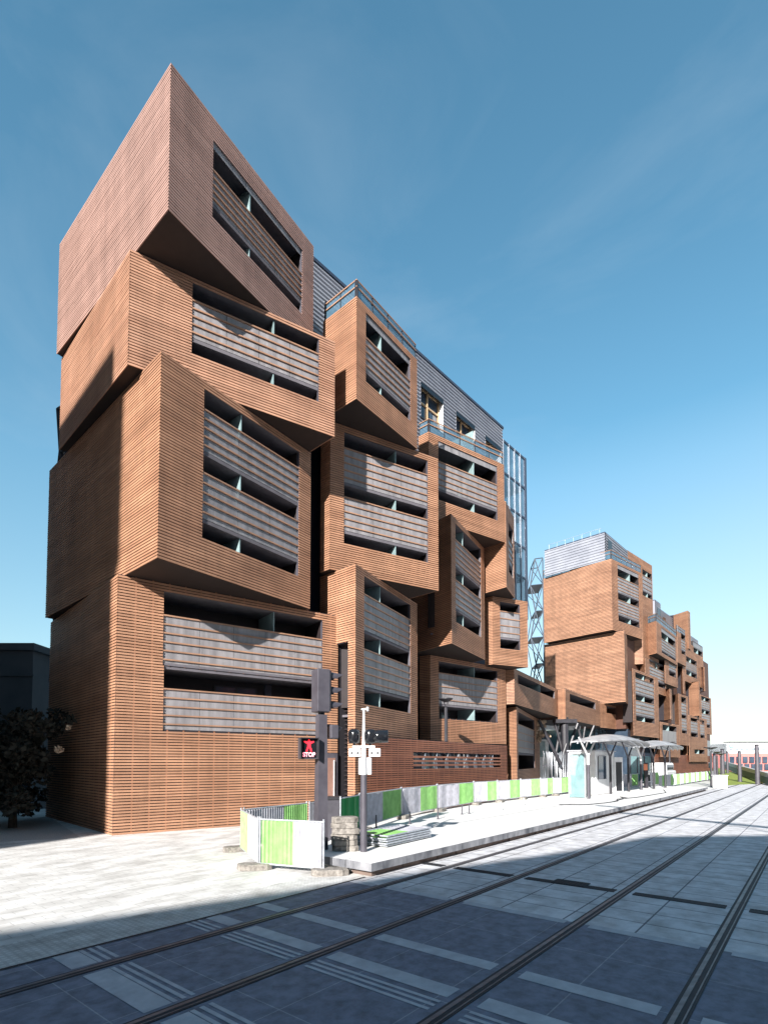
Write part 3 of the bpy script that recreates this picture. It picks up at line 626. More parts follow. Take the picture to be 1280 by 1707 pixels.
blk2(1121,-.8,1133,.6,1148.5,.6,1156,1242,[(1135.5,1144.5,R3(1162,'g',1171,'r',1190,'g',1197,'r',1216,'g',1223))])
blk2(1131,-1,1133,.6,1147,.6,1052,1104,[(1135,1144,R3(1056,'g',1065,'r',1082,'g',1090))],railing=dict(h=.9))
blk2(1132.5,-1,1141,.3,1144,.3,1104,1156)
blk2(1128,-2,1152,.2,1155.5,.2,1018,1081)
blk2(1139,-1,1141.5,0,1175.5,.1,1066,1134,[(1155.5,1172,R3(1070,'p',1079,'g',1087)),(1143,1161.5,R3(1094,'g',1102,'r',1115,'g',1124))])
blk2(1166,-1,1176.5,.5,1178,.5,1112,1152)
blk2(1142,-1.2,1167,1.0,1168.7,1,1136,1193)
blk2(1166.5,-1,1167.5,.3,1187,.3,1157,1222,[(1169,1183.5,R3(1160,'g',1167,'r',1181,'g',1189,'r',1205,'g',1211))])
blk2(1147.5,-1,1149,.5,1178.8,.5,1192,1270,[(1151,1163,R3(1196,'g',1202,'r',1220,'g',1228)),(1166.7,1174.5,R3(1201,'g',1207,'r',1224,'g',1231)),(1157,1174.5,R3(1249,'g',1257))])
blk2(1134,-1.2,1148,.1,1149.6,.1,1238,1268)
# low street box and ground-floor glazing
NR=G(1008.6,1173.5,zA);RR=G(1074,1186.5,zA);LR=G(999.3,1172,zA)
block(B2,'timber_box',NR,RR,LR,6.1,zA,[add(RR,(-.7,.71),4),add(LR,(-.5,.86),3)],[dict(uL=1010.5,uR=1067,rows=R3(1178,'g',1189.5),d=2,win=False)],pitch=.12,big=False)
mb=MB(); cs=(26.6,58.4); ce=add(BL1,bn,-1.2); ce=pl(1184,-1.2); cl=(21.6,65.2)
cpoly=[cs,ce,add(ce,(-.7,.71),9),add(cl,(.3,1),3),cl]
mb.prism(cpoly,6.1,19.6,WOODD); mb.prism([add(cs,bd,.5),ce,add(ce,(-.7,.71),9),add(cl,(.3,1),3),add(cl,(1,.2),.6)],0,6.1,WGL)
mb.build('core_volume',B2)
mb=MB(); clad(mb,pl(1091,.2),pl(1187,.2),.02,3.4,[(28,38,1.5,2.4)],pitch=.15,wood=RDW); clad(mb,pl(1089,-1.3),pl(1091,.2),.02,7.2,[],pitch=.15)
mb.quad([(*pl(1091,.2),3.39),(*pl(1187,.2),3.39),(*pl(1187,-1.2),3.39),(*pl(1091,-1.2),3.39)],SOFF)
o=mb.build('podium',B2)
mb=MB(); a=add(NR,bn,-1.2);
for k in range(14):
    c=add(a,bd,k*1.15); mb.obox(c,bd,bn,.05,.05,0,6.1,METD)
mb.prism([a,add(a,bd,16),add(add(a,bd,16),bn,-.05),add(a,bn,-.05)][::-1],0,6.1,mat('shopfront_glass',(.06,.09,.11),.06,spec=1))
mb.prism([a,add(a,bn,-.05),add(add(a,bn,-.05),(-.75,.66),14),add(a,(-.75,.66),14)],0,6.1,mat('dark_lobby_glass',(.03,.07,.075),.08,spec=1))
mb.build('ground_floor_glazing',B2)
# corrugated penthouses
def ribbed(mb,A,B,z0,z1,pitch=.3):
    e=unit(sub(B,A));n=(e[1],-e[0]);Ls=math.dist(A,B);k=max(1,round((z1-z0)/pitch));p=(z1-z0)/k
    def Q(s,d,z): return (A[0]+e[0]*s+n[0]*d,A[1]+e[1]*s+n[1]*d,z)
    for r in range(k):
        za=z0+r*p; pr=[(0,0),(0,p*.35),(.07,p*.5),(.07,p*.85),(0,p)]
        for (d0,h0),(d1,h1) in zip(pr[:-1],pr[1:]): mb.quad([Q(0,d0,za+h0),Q(Ls,d0,za+h0),Q(Ls,d1,za+h1),Q(0,d1,za+h1)],STEEL)
zq=zU+3.0; nP=G(1008,888,zq); lP=G(907.6,919,zq); rP=add(nP,bd,7)
mb=MB(); ribbed(mb,lP,nP,zU,zq); ribbed(mb,nP,rP,zU,zq); mb.prism([nP,rP,add(rP,sub(lP,nP)),lP],zq,zq+.12,STEELD)
mb.quad([(*rP,zU),(*add(rP,sub(lP,nP)),zU),(*add(rP,sub(lP,nP)),zq),(*rP,zq)],STEEL)
ph2=mb.build('penthouse',B2)
mb=MB(); q=add(add(nP,bd,.6),bn,.08); mb.prism([q,add(q,bd,1.2),add(add(q,bd,1.2),bn,.02),add(q,bn,.02)][::-1],zU+.2,zq-.5,BLK); sub_parent(mb.build('window'),ph2)
mb=MB()
for k in range(7):
    c=add(lP,sub(nP,lP),.08+k*.14); mb.tube((*c,zq),(*c,zq+.6),.008,.008,GALV,6)
mb.tube((*add(lP,sub(nP,lP),.05),zq+.6),(*add(lP,sub(nP,lP),.95),zq+.6),.018,.018,GALV,6); sub_parent(mb.build('roof_railing'),ph2)
for ua,ub,va,z0 in ((1097,1106,989,19.6),(1106,1130,1005,19.6),(1131,1168,1032,19.6)):
    mb=MB(); A=pl(ua,-2.2);B=pl(ub,-2.2); zz=zat(A,va+12); ribbed(mb,A,B,z0,zz); mb.quad([(*B,z0),(*add(B,(-.7,.71),6),z0),(*add(B,(-.7,.71),6),zz),(*B,zz)],STEEL); mb.quad([(*add(A,(-.7,.71),6),z0),(*A,z0),(*A,zz),(*add(A,(-.7,.71),6),zz)],STEEL)
    mb.prism([A,B,add(B,(-.7,.71),6),add(A,(-.7,.71),6)],zz,zz+.12,STEELD); pm=mb.build('penthouse',B2)
    mb=MB(); q=add(add(A,unit(sub(B,A)),.8),bn,.08); mb.prism([q,add(q,bd,1.4),add(add(q,bd,1.4),bn,.02),add(q,bn,.02)][::-1],z0+.3,zz-.8,BLK); sub_parent(mb.build('window'),pm)
lattice(B2,add(LU,(-.05,0)),(.4,3.2),4.5,zat(LU,930),'escape_stair_lattice',1.45,7,side=(-.93,.35),r=.06)
# ---------------------------------------------------------------- buildings behind and across the street (they throw the foreground shade)
SUNV=(math.sin(SUN_AZ),math.cos(SUN_AZ)); TN=math.tan(SUN_EL)
def back(P,z,h):   # where a roof corner of height h must stand to shade point P at height z
    return add(P,SUNV,-(h-z)/TN)
def townhouse(name,label,poly,h,m,floors):
    t=thing(name,label,'building',(poly[0][0],poly[0][1],0),group=None)
    mb=MB(); mb.prism(poly,0,h,m,mat('grey_roof',(.2,.2,.21),.8)); mb.build('walls',t)
    mb=MB(); n=len(poly)
    for i in range(n):
        a,b=poly[i],poly[(i+1)%n]; Ls=math.dist(a,b)
        if Ls<4: continue
        e=unit(sub(b,a)); nn=(e[1],-e[0]); k=int(Ls/3)
        for f in range(floors):
            z=1+f*(h-1)/floors
            for j in range(k):
                c=add(add(a,e,(j+.5)*Ls/k),nn,.0); mb.obox(c,e,nn,.65,.03,z,z+1.7,WGL)
    o=mb.build('window_rows',t); o['kind']='stuff'
    mb=MB(); mb.prism([add(p,unit(sub(p,(sum(q[0] for q in poly)/n,sum(q[1] for q in poly)/n))),.35) for p in poly],h-.02,h+.25,m); mb.build('cornice',t)
    return t
HB=16.
q=[back(p,0,HB) for p in (G(0,1562,0),G(250,1528,0),G(430,1500,0),G(700,1440,0),(2.6,13.1),(5.2,14.4))]
q2=[back(p,0,HB) for p in ((5.3,14.5),(9.0,17.3),(13.0,17.5),(30,24))]
townhouse('town_building','limestone building behind the viewpoint shading the tram crossing',[q[0],q[-1],add(q[-1],ND,14),add(add(q[0],ND,14),TD,-4),add(q[0],TD,-6)][::-1],HB-.25,STONEB,5)
townhouse('town_building','grey brick building behind the viewpoint beside the limestone one',[q2[0],q2[1],q2[2],q2[3],add(q2[3],ND,12),add(q2[0],ND,22)][::-1],HB-.25,mat('grey_brick',(.3,.28,.27),.85),5)
# tall block whose shadow climbs the left flank of the apartment building
HT=34.
Dq=G(184,588,19.0) ; 
def onside(u,v,A,B): s,z=onv(u,v,A,B); e=unit(sub(B,A)); return add(A,e,s),z
LD=G(100,750,zC); NDp=G(214,608,zC)
p1,z1_=onside(185,590,LD,NDp); p2,z2_=onside(124,680,LD,NDp)
b1=back(p1,z1_,HT); b2=back(p2,z2_,HT); dd=unit(sub(b2,b1))
ee=unit(SUNV)
townhouse('tower_block','tall pale tower block far behind the viewpoint on the left',[b1,add(b1,dd,30),add(add(b1,dd,30),ee,-16),add(b1,ee,-16)],HT-.25,WHR,12)
LA_=G(86,1037,zA); NA_=G(188,1393,0)
p3,z3_=onside(156,1073,LA_,NA_); h3=22.; b3=back(p3,z3_,h3); g0=back((-10.33,18.49),0,h3)
townhouse('town_building','low white wing standing in front of the tower block behind the viewpoint',[b3,add(b3,dd,26),add(add(b3,dd,26),ee,-9),add(b3,ee,-9)],h3-.25,WHR,7)
for i,(a0,a1,c0,h,m,nm,lb) in enumerate(((46,72,26,15,STONEB,'town_building','long limestone building across the street from the second apartment block'),(76,104,27,13,mat('ochre_render',(.45,.33,.2),.85),'town_building','ochre rendered building across the street farther down the tracks'),(110,150,28,16,WHR,'town_building','white building across the street near the far end of the tracks'),(12,40,34,14,REDB,'town_building','salmon building across the street set back from the tracks'))):
    townhouse(nm,lb,[AC(a0,c0),AC(a0,c0+12),AC(a1,c0+12),AC(a1,c0)],h,m,4)
townhouse('sky_blocker','added unseen brown block left of the viewpoint keeping sky light off the left flank',[(-36,12),(-19.2,12),(-19.2,24.5),(-36,24.5)],30,mat('blocker_brown',(.12,.085,.07),.9),6)  # unseen block added to cut sky light on the left flank
townhouse('sky_blocker','lower added unseen brown block farther back keeping sky light off the left flank',[(-36,-6),(-19.6,-6),(-19.6,11.5),(-36,11.5)],18,mat('blocker_brown',(.12,.085,.07),.9),5)  # second unseen block, added to deepen the shade on the same flank
# overhead mast whose long arm throws the thin line across the tracks
t=thing('catenary_mast','tall grey mast with a long overhead arm right of the viewpoint','mast',(9.6,-9,0))
hA=12.3; A_=back((10.6,26.6),0,hA); B_=back((14.3,19.3),0,hA)
mb=MB(); mb.tube((B_[0],B_[1],0),(B_[0],B_[1],hA+.4),.14,.1,METM,10); mb.build('post',t)
mb=MB(); mb.tube((*B_,hA),(*A_,hA),.17,.12,METM,8); mb.build('arm',t)
mb=MB(); mb.tube((*add(B_,sub(A_,B_),.0),hA-1.2),(*add(B_,sub(A_,B_),.3),hA),.04,.04,METM,8); mb.build('brace',t)
# ---------------------------------------------------------------- left: dark neighbour and shrub
t=thing('low_building','low blue-grey rendered building in shade at the left edge','building',(-20,27,0))
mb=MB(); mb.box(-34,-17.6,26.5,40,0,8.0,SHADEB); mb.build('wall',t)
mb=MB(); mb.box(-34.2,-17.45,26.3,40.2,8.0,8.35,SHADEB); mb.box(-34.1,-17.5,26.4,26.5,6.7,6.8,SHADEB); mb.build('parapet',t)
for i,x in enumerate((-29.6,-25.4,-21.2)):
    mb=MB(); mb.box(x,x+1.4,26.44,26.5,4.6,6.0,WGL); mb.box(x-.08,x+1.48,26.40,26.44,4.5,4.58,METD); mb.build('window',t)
def foliage(mb,c,r,n,sz,m,rnd,flat=1.0):
    for _ in range(n):
        while True:
            x,y,z=rnd.uniform(-1,1),rnd.uniform(-1,1),rnd.uniform(-1,1); q=x*x+y*y+z*z
            if .05<q<1: break
        p=Vector((c[0]+x*r[0],c[1]+y*r[1],c[2]+z*r[2])); u=Vector((rnd.gauss(0,1),rnd.gauss(0,1),rnd.gauss(0,flat))).normalized(); v=u.orthogonal().normalized(); s=sz*rnd.uniform(.5,1.3)
        v=(v*math.cos(2.2)+u.cross(v)*math.sin(rnd.uniform(0,6))).normalized()
        mb.quad([p-u*s*.5,p+v*s*.28,p+u*s*.5,p-v*s*.28],m,rnd.random())
def tree(name,label,base,h,r,m,seed,nb=9,nl=260,ls=.2,group=None,low=.35,cat='tree'):
    rnd=random.Random(seed); t=thing(name,label,cat,base,group)
    tr=MB(); fo=MB(); b=Vector(base); tr.tube(b,b+Vector((0,0,h*.55)),.035*h,.015*h,BARK,8)
    for k in range(nb):
        a=rnd.uniform(0,6.28); z=h*rnd.uniform(low,.9); rr=r*rnd.uniform(.35,1)*(1-.4*abs(z/h-.6)); st=b+Vector((0,0,z*.55)); en=b+Vector((math.cos(a)*rr,math.sin(a)*rr,z))
        mid=(st+en)/2+Vector((0,0,.1*h)); tr.tube(st,mid,.014*h,.009*h,BARK,6); tr.tube(mid,en,.009*h,.003*h,BARK,6)
        foliage(fo,en,(r*.34,r*.34,r*.28),nl//2,ls,m,rnd); foliage(fo,mid,(r*.25,r*.25,r*.2),nl//4,ls,m,rnd)
        for _ in range(3):
            q=en+Vector((rnd.uniform(-.5,.5)*r,rnd.uniform(-.5,.5)*r,rnd.uniform(-.3,.35)*r)); tr.tube(en,q,.005*h,.002*h,BARK,5); foliage(fo,q,(r*.16,r*.16,r*.14),nl//8,ls,m,rnd)
    tr.build('trunk',t); fo.build('crown',t)
    return t
tree('shrub_tree','dense dark evergreen shrub at the left edge against the blue-grey building',(-15.9,20.2,0),4.9,2.3,LEAF,11,nb=22,nl=420,ls=.26,low=.12)
tree('shrub_tree','loose dark shrub with a few pale rosettes beside the shaded timber wall',(-13.6,19.6,0),4.2,1.4,LEAF,5,nb=14,nl=240,ls=.24,low=.2)
rnd=random.Random(4)
for i,(u,v,lb) in enumerate(((98,1250,'pale sunlit flower head on the shrub by the shaded wall'),(114,1213,'small grey flower head near the top of the shrub'))):
    d=ray(u,v);k=18.6/d[1]; c=(d[0]*k,18.6,H+d[2]*k); mb=MB(); foliage(mb,c,(.14,.14,.14) if i==0 else (.08,.08,.08),90,.1,DRY,rnd); o=mb.build('flower_head',org=None); tag(o,lb,'flower')
tree('dry_tree','tree with pale dry leaves standing under the timber bridge',(12.9,46.3,0),6.6,1.0,DRY,8,nb=14,nl=260,ls=.26,low=.55)
# gravel border beside the building
mb=MB(); mb.quad([(-30,24,0),(-14,15.2,0),(-9.6,17.0,0),(-15.4,24.4,0)],GRAV); o=mb.build('gravel_border'); o['kind']='structure'; o.location=(0,0,.0)
# ---------------------------------------------------------------- barriers
GB='green and white site barriers'
def barrier(p0,p1,zg,cols,label,h=1.12,zlift=.14,hz=None):
    e=unit(sub(p1,p0)); n=(e[1],-e[0]); Ls=math.dist(p0,p1); t=thing('site_barrier',label,'barrier',(p0[0],p0[1],zg),GB)
    k0=0
    for f,m in cols:
        k1=k0+f; nn=max(4,int(Ls*f/.1)*4); mb=MB(); prev=None
        for i in range(nn+1):
            s=.05+(Ls-.1)*(k0+f*i/nn); ph=(s/.1)%1; d=.022*(1 if ph<.25 else -1 if .5<=ph<.75 else (1-(ph-.25)*8 if ph<.5 else -1+(ph-.75)*8))
            d+=.012*math.sin(s*2.3+p0[0]*3)*math.sin(s*5.1)
            q=add(add(p0,e,s),n,d)
            if prev: mb.quad([(*prev,zg+zlift),(*q,zg+zlift),(*q,zg+h-.03),(*prev,zg+h-.03)],m)
            prev=q
        mb.build('sheet_panel',t); k0=k1
    def rod(a,b,nm,r=.021,lab=None):
        m2=MB(); m2.tube(a,b,r,r,GALV,8); m2.build(nm,t)
    rod((*p0,zg+h-.01),(*p1,zg+h-.01),'top_rail'); rod((*p0,zg+zlift-.02),(*p1,zg+zlift-.02),'bottom_rail')
    rod((*add(p0,e,.02),zg+.06),(*add(p0,e,.02),zg+h+.05),'end_post'); rod((*add(p1,e,-.02),zg+.06),(*add(p1,e,-.02),zg+h+.05),'end_post')
    return t
def foot(c,zg,rot,label,group='concrete barrier feet',s=1.0,hh=.13):
    e=(math.cos(rot),math.sin(rot)); n=(-e[1],e[0]); mb=MB(); P=[(.38,.10),(.27,.2),(-.27,.2),(-.38,.1),(-.38,-.1),(-.27,-.2),(.27,-.2),(.38,-.1)]
    r=random.Random(label); k=[add(add(c,e,x*s*r.uniform(.95,1.05)),n,y*s*r.uniform(.95,1.05)) for x,y in P]
    i=len(mb.v); mb.prism(k,zg,zg+hh*.85,CONC,caps=False); top=[add(c,sub(p,c),.93) for p in k]
    for a in range(8):
        b=(a+1)%8; mb.quad([(*k[a],zg+hh*.85),(*k[b],zg+hh*.85),(*top[b],zg+hh),(*top[a],zg+hh)],CONC)
    mb.quad([(*p,zg+hh) for p in top],CONC)
    o=mb.build('concrete_block'); tag(o,label,'concrete block',group); return o
GW=[(.55,GRN),(.45,WSH)]; WG=[(.5,WSH),(.5,GRN)]
q0=G(402,1347,1.17);q1=G(431,1361.5,1.17);q2b=G(541,1366.5,1.17);q3=G(512,1336,1.17)
barrier(q0,q1,0,[(.45,GRN),(.55,WSH)],'narrow-looking barrier panel receding at the left end of the pole enclosure')
barrier(add(q1,(.03,-.03)),q2b,0,[(.53,GRN),(.47,WSH)],'dented green and white barrier in front of the traffic light pole')
barrier(add(q0,(.05,.05)),q3,0,[(.6,WSH),(.4,GRN)],'barrier behind the traffic light pole with white sheet left and green right')
barrier(add(q3,(.06,.02)),G(541,1333,1.17),0,[(1,WSH)],'short white barrier panel half hidden behind the traffic light pole')
foot(add(q1,(-.05,-.08)),0,.2,'concrete foot under the left post of the dented front barrier')
foot(add(q2b,(.12,-.02)),0,.15,'concrete foot under the right post of the dented front barrier')
foot(add(q0,(-.1,.05)),0,.4,'concrete foot at the back left corner of the enclosure')
tops=[(567,1331),(600,1325),(669,1314.5),(729,1309),(790,1304),(829,1302),(868,1299.7),(901,1298),(922,1297),(949,1295.4),(966,1294.6)]
ordn=['first','second','third','fourth','fifth','sixth','seventh','eighth','ninth','tenth']
cc=[[(1,GRN_SHADE)],[(.5,WSH),(.5,GRN)],[(.5,WSH),(.5,GRN)],[(.55,WSH),(.45,GRN)],[(.55,WSH),(.45,GRN)],[(.5,WSH),(.5,GRN)],[(.5,WSH),(.5,GRN)],[(.5,WSH),(.5,GRN)],[(.5,WSH),(.5,GRN)],[(1,WSH)]]
dsc=['shade-darkened green','white and green','white and bright green','white and green','white and green','white and green','white and green','white and green','white and green','plain white']
for i in range(10):
    a_=G(*tops[i],1.42);b_=G(*tops[i+1],1.42)
    barrier(a_,add(b_,unit(sub(b_,a_)),-.05),.3,cc[i],'%s barrier, %s from the traffic light pole along the platform fence'%(dsc[i],ordn[i]))
    if i>0: foot(add(a_,(.1,-.12)),.3,TH*.3+.9,'concrete foot under the post at the left end of the %s platform barrier'%ordn[i],s=.95)
fa=[(a,-11.2) for a in (50,53.2,56.4,59.6,62.8,66,69.2,72.4,76,80,84,88)]
ordn+=['eleventh']
for i in range(11):
    barrier(AC(*fa[i]),AC(fa[i+1][0]-.1,fa[i+1][1]),.0 if i>0 else .3,[(.4,WSH),(.6,GRN)] if i%2 else [(.6,WSH),(.4,GRN)],'%s barrier of the distant run beyond the tram shelters'%ordn[i],h=1.2)
pp=[AC(34.5,-12.2),AC(38,-12.4),AC(41.5,-12.4),AC(45,-12.2),AC(48.6,-11.8)]
for i in range(4): barrier(pp[i],add(pp[i+1],unit(sub(pp[i+1],pp[i])),-.08),.3,[(.6,WSH),(.4,GRN)],'%s barrier of the run seen behind the tram shelter posts'%ordn[i])
# ---------------------------------------------------------------- stacked blocks, stacked barriers, pegs
sb=(-.93,12.75)
for i in range(6):
    foot(add(sb,(random.uniform(-.03,.03),random.uniform(-.03,.03))),.3+i*.135,.1+random.uniform(-.12,.12),'concrete block in the pile by the slim signal pole, %s from the bottom'%(['lowest','second','third','fourth','fifth','topmost'][i]),'stacked concrete blocks',s=.82,hh=.128)
s0=G(609,1411,.3); s1=G(644,1414,.3); s2=G(735,1393,.3)
ex=unit(sub(s2,s1)); 
for i in range(5):
    z=.32+i*.058; o_=(random.uniform(-.04,.04),random.uniform(-.05,.05)); A=add(s1,o_); Bq=add(A,ex,2.15); nn=(-ex[1],ex[0]); C_=add(Bq,nn,1.05); D_=add(A,nn,1.05)
    t=thing('site_barrier','barrier panel lying flat in the pile on the platform, %s from the ground'%(['lowest','second','third','fourth','topmost'][i]),'barrier',(A[0],A[1],z),'barriers stacked flat on the platform')
    mb=MB(); k=24
    for j in range(k):
        a_=add(A,ex,.05+2.05*j/k);b_=add(A,ex,.05+2.05*(j+1)/k); dz=.008*(1 if j%2 else -1); m=GRN if j<13 else WSH
        mb.quad([(*a_,z+.02-dz),(*b_,z+.02+dz),(*add(b_,nn,1.0),z+.02+dz),(*add(a_,nn,1.0),z+.02-dz)],m)
    mb.build('sheet_panel',t)
    for P,Q in ((A,Bq),(Bq,C_),(C_,D_),(D_,A)):
        m2=MB(); m2.tube((*P,z+.02),(*Q,z+.02),.024,.024,GALV,8); m2.build('frame_tube',t)
for i,(u,v,hh,m,lb) in enumerate(((627,1381,.42,METM,'grey steel peg on the platform just left of the stacked barriers'),(683,1374,.42,METM,'grey steel peg on the platform behind the stacked barriers'),(730,1366,.42,METM,'grey steel peg on the platform near the right end of the stacked barriers'),(770,1358,.42,METM,'left one of two grey steel pegs standing close together'),(782,1357,.42,METM,'right one of two grey steel pegs standing close together'),(835,1351,.36,WHT,'nearer white peg on the platform'),(873,1343,.36,WHT,'farther white peg on the platform'))):
    p=G(u,v,.3); t=thing('platform_peg',lb,'peg',(*p,.3),'pegs standing on the platform'); mb=MB(); mb.tube((*p,.3),(*p,.3+hh),.028,.024,m,10); mb.build('stem',t); mb=MB(); mb.tube((*p,.297),(*p,.325),.06,.05,m,10); mb.build('base_plate',t)
# ---------------------------------------------------------------- grey cabinet by the door
cb=G(555,1394,0); cb=(cb[0]+.05,cb[1]-1.2)
t=thing('control_cabinet','dark grey street cabinet behind the traffic light pole','cabinet',(*cb,0))
cz=zat(cb,1333); e_=unit((1,.25)); n_=(e_[1],-e_[0])
mb=MB(); mb.obox(cb,e_,n_,.26,.2,0.02,cz,METM); mb.build('body',t,bevel=.01); mb=MB(); mb.obox(cb,e_,n_,.29,.23,cz+.001,cz+.09,METD); mb.build('lid',t)
mb=MB(); mb.obox(add(cb,n_,.205),e_,n_,.22,.006,.12,cz-.08,METM); mb.build('door',t); mb=MB(); mb.obox(add(add(cb,n_,.22),e_,.16),e_,n_,.02,.015,cz*.5,cz*.5+.1,METD); mb.build('lock',t)
# ---------------------------------------------------------------- traffic light
TPX=G(534,1436,0); TPX=(TPX[0]+.02,TPX[1]-.1)
t=thing('traffic_light','tall grey square traffic light pole with a STOP signal for pedestrians','traffic light',(*TPX,0))
e_=unit((.86,.5)); n_=(e_[1],-e_[0])
zt_=zat(TPX,1192)
mb=MB(); 
i=len(mb.v)
def taper(mb,c,z0,z1,w0,w1,m):
    P=[(-1,-1),(1,-1),(1,1),(-1,1)]; k=[add(add(c,e_,x*w0),n_,-y*w0) for x,y in P]; l=[add(add(c,e_,x*w1),n_,-y*w1) for x,y in P]
    for a in range(4):
        b=(a+1)%4; mb.quad([(*k[a],z0),(*k[b],z0),(*l[b],z1),(*l[a],z1)],m)
    mb.quad([(*p,z1) for p in l],m)
taper(mb,TPX,0,zt_,.135,.105,METM); mb.build('pole',t,bevel=.008)
def vz(v): return zat(TPX,v)
def P3(e,n,z): return (TPX[0]+e_[0]*e+n_[0]*n,TPX[1]+e_[1]*e+n_[1]*n,z)
mb=MB(); mb.obox(P3(-.02,0,0)[:2],e_,n_,.17,.20,vz(1188),vz(1117),METM); mb.build('signal_housing',t,bevel=.025)
mb=MB(); mb.obox(P3(.165,0,0)[:2],e_,n_,.014,.175,vz(1186),vz(1119),METD); mb.build('signal_face',t)
for k,v in enumerate((1128,1152,1177)):
    z=vz(v); mb=MB(); N_=14
    for j in range(N_):
        a0=math.pi*(-.08+1.16*j/N_);a1=math.pi*(-.08+1.16*(j+1)/N_)
        r=.13; l0=.40*(.5+.5*max(0,math.sin(a0)));l1=.40*(.5+.5*max(0,math.sin(a1)))
        mb.quad([P3(.175,r*math.cos(a0),z+r*math.sin(a0)),P3(.175,r*math.cos(a1),z+r*math.sin(a1)),P3(.175+l1,r*.8*math.cos(a1),z-.02+r*.8*math.sin(a1)),P3(.175+l0,r*.8*math.cos(a0),z-.02+r*.8*math.sin(a0))],METM)
    o=mb.build('visor',t); sm=o.modifiers.new('th','SOLIDIFY'); sm.thickness=.008
    mb=MB(); mb.tube(P3(.17,0,z),P3(.19,0,z),.1,.1,BLK,16); mb.build('lens',t)
mb=MB(); mb.tube(P3(0,0,zt_-.02),P3(0,0,vz(1187)),.07,.09,METD,10); mb.build('head_bracket',t)
# small repeater signal on the right of the pole
zc=vz(1220); mb=MB(); mb.obox(P3(.30,.02,0)[:2],e_,n_,.11,.12,zc-.17,zc+.17,METM); mb.build('repeater_housing',t,bevel=.03)
mb=MB(); 
for j in range(10):
    a0=math.pi*j/10;a1=math.pi*(j+1)/10
    mb.quad([P3(.41,.11*math.cos(a0),zc+.13*math.sin(a0)),P3(.41,.11*math.cos(a1),zc+.13*math.sin(a1)),P3(.41+.14*math.sin(a1),.1*math.cos(a1),zc+.12*math.sin(a1)),P3(.41+.14*math.sin(a0),.1*math.cos(a0),zc+.12*math.sin(a0))],METD)
mb.build('repeater_visor',t).modifiers.new('th','SOLIDIFY').thickness=.008
mb=MB(); mb.tube(P3(.1,0,zc+.16),P3(.25,0,zc+.16),.03,.03,METD,8); mb.build('repeater_bracket',t)
# pedestrian STOP box facing the camera
pc=(TPX[0]-.30,TPX[1]-.17); f=unit((-pc[0]*.2-.02,-1)); g=(-f[1],f[0])   # f faces the viewer, g to the right
zb_=vz(1266); zu=vz(1231)
def S3(x,d,z): return (pc[0]+g[0]*x+f[0]*d,pc[1]+g[1]*x+f[1]*d,z)
W=.22
mb=MB(); mb.obox(pc,g,f,W,.13,zb_,zu,METM); mb.build('pedestrian_housing',t,bevel=.02)
mb=MB(); mb.quad([S3(-W+.03,.134,zb_+.03),S3(W-.03,.134,zb_+.03),S3(W-.03,.134,zu-.03),S3(-W+.03,.134,zu-.03)],BLK); mb.build('pedestrian_screen',t)
mb=MB()
for a,b,c,d in ((-W,-W+.02,zb_,zu),(W-.02,W,zb_,zu),(-W,W,zu-.02,zu)):
    mb.prism([S3(a,.13,0)[:2],S3(b,.13,0)[:2],S3(b,.24,0)[:2],S3(a,.24,0)[:2]][::-1],c,d,METD)
mb.build('pedestrian_hood',t)
zh=zu-zb_; cz=zb_+zh*.64
mb=MB(); fig=[(0,.27),(.035,.23),(.03,.18),(.16,.20),(.16,.155),(.055,.09),(.05,.0),(.105,-.20),(.05,-.20),(0,-.04),(-.05,-.20),(-.105,-.20),(-.05,.0),(-.055,.09),(-.16,.155),(-.16,.20),(-.03,.18),(-.035,.23)]
sc_=zh*.62
for q_ in range(1,len(fig)-1): mb.quad([S3(fig[0][0]*sc_/.47,.137,cz+fig[0][1]*sc_/.47*.8-.02),S3(fig[q_][0]*sc_/.47,.137,cz+fig[q_][1]*sc_/.47*.8-.02),S3(fig[q_+1][0]*sc_/.47,.137,cz+fig[q_+1][1]*sc_/.47*.8-.02)],REDL) if 0 else None
mb.quad([S3(x*sc_/.42,.137,cz+(z_-.03)*sc_/.52) for x,z_ in fig[::-1]],REDL); mb.build('red_figure',t)
def text(s,w,name,parent,place,m):
    c=bpy.data.curves.new(name,'FONT'); c.body=s; c.size=1; c.align_x='CENTER'; c.extrude=0; c.offset=.03
    o=bpy.data.objects.new('tmp',c); COL.objects.link(o); bpy.context.view_layer.update()
    me=bpy.data.meshes.new_from_object(o.evaluated_get(bpy.context.evaluated_depsgraph_get())); bpy.data.objects.remove(o)
    xs=[v.co.x for v in me.vertices]; k=w/(max(xs)-min(xs))
    b=parent['_base']
    for v in me.vertices: p=place(v.co.x*k,v.co.y*k*1.15); v.co=(p[0]-b[0],p[1]-b[1],p[2]-b[2])
    me.materials.clear(); me.materials.append(m); o=bpy.data.objects.new(name,me); COL.objects.link(o); o.parent=parent; return o
text('STOP',.30,'stop_lettering',t,lambda x,y:S3(x,.138,zb_+.06+y),REDT)
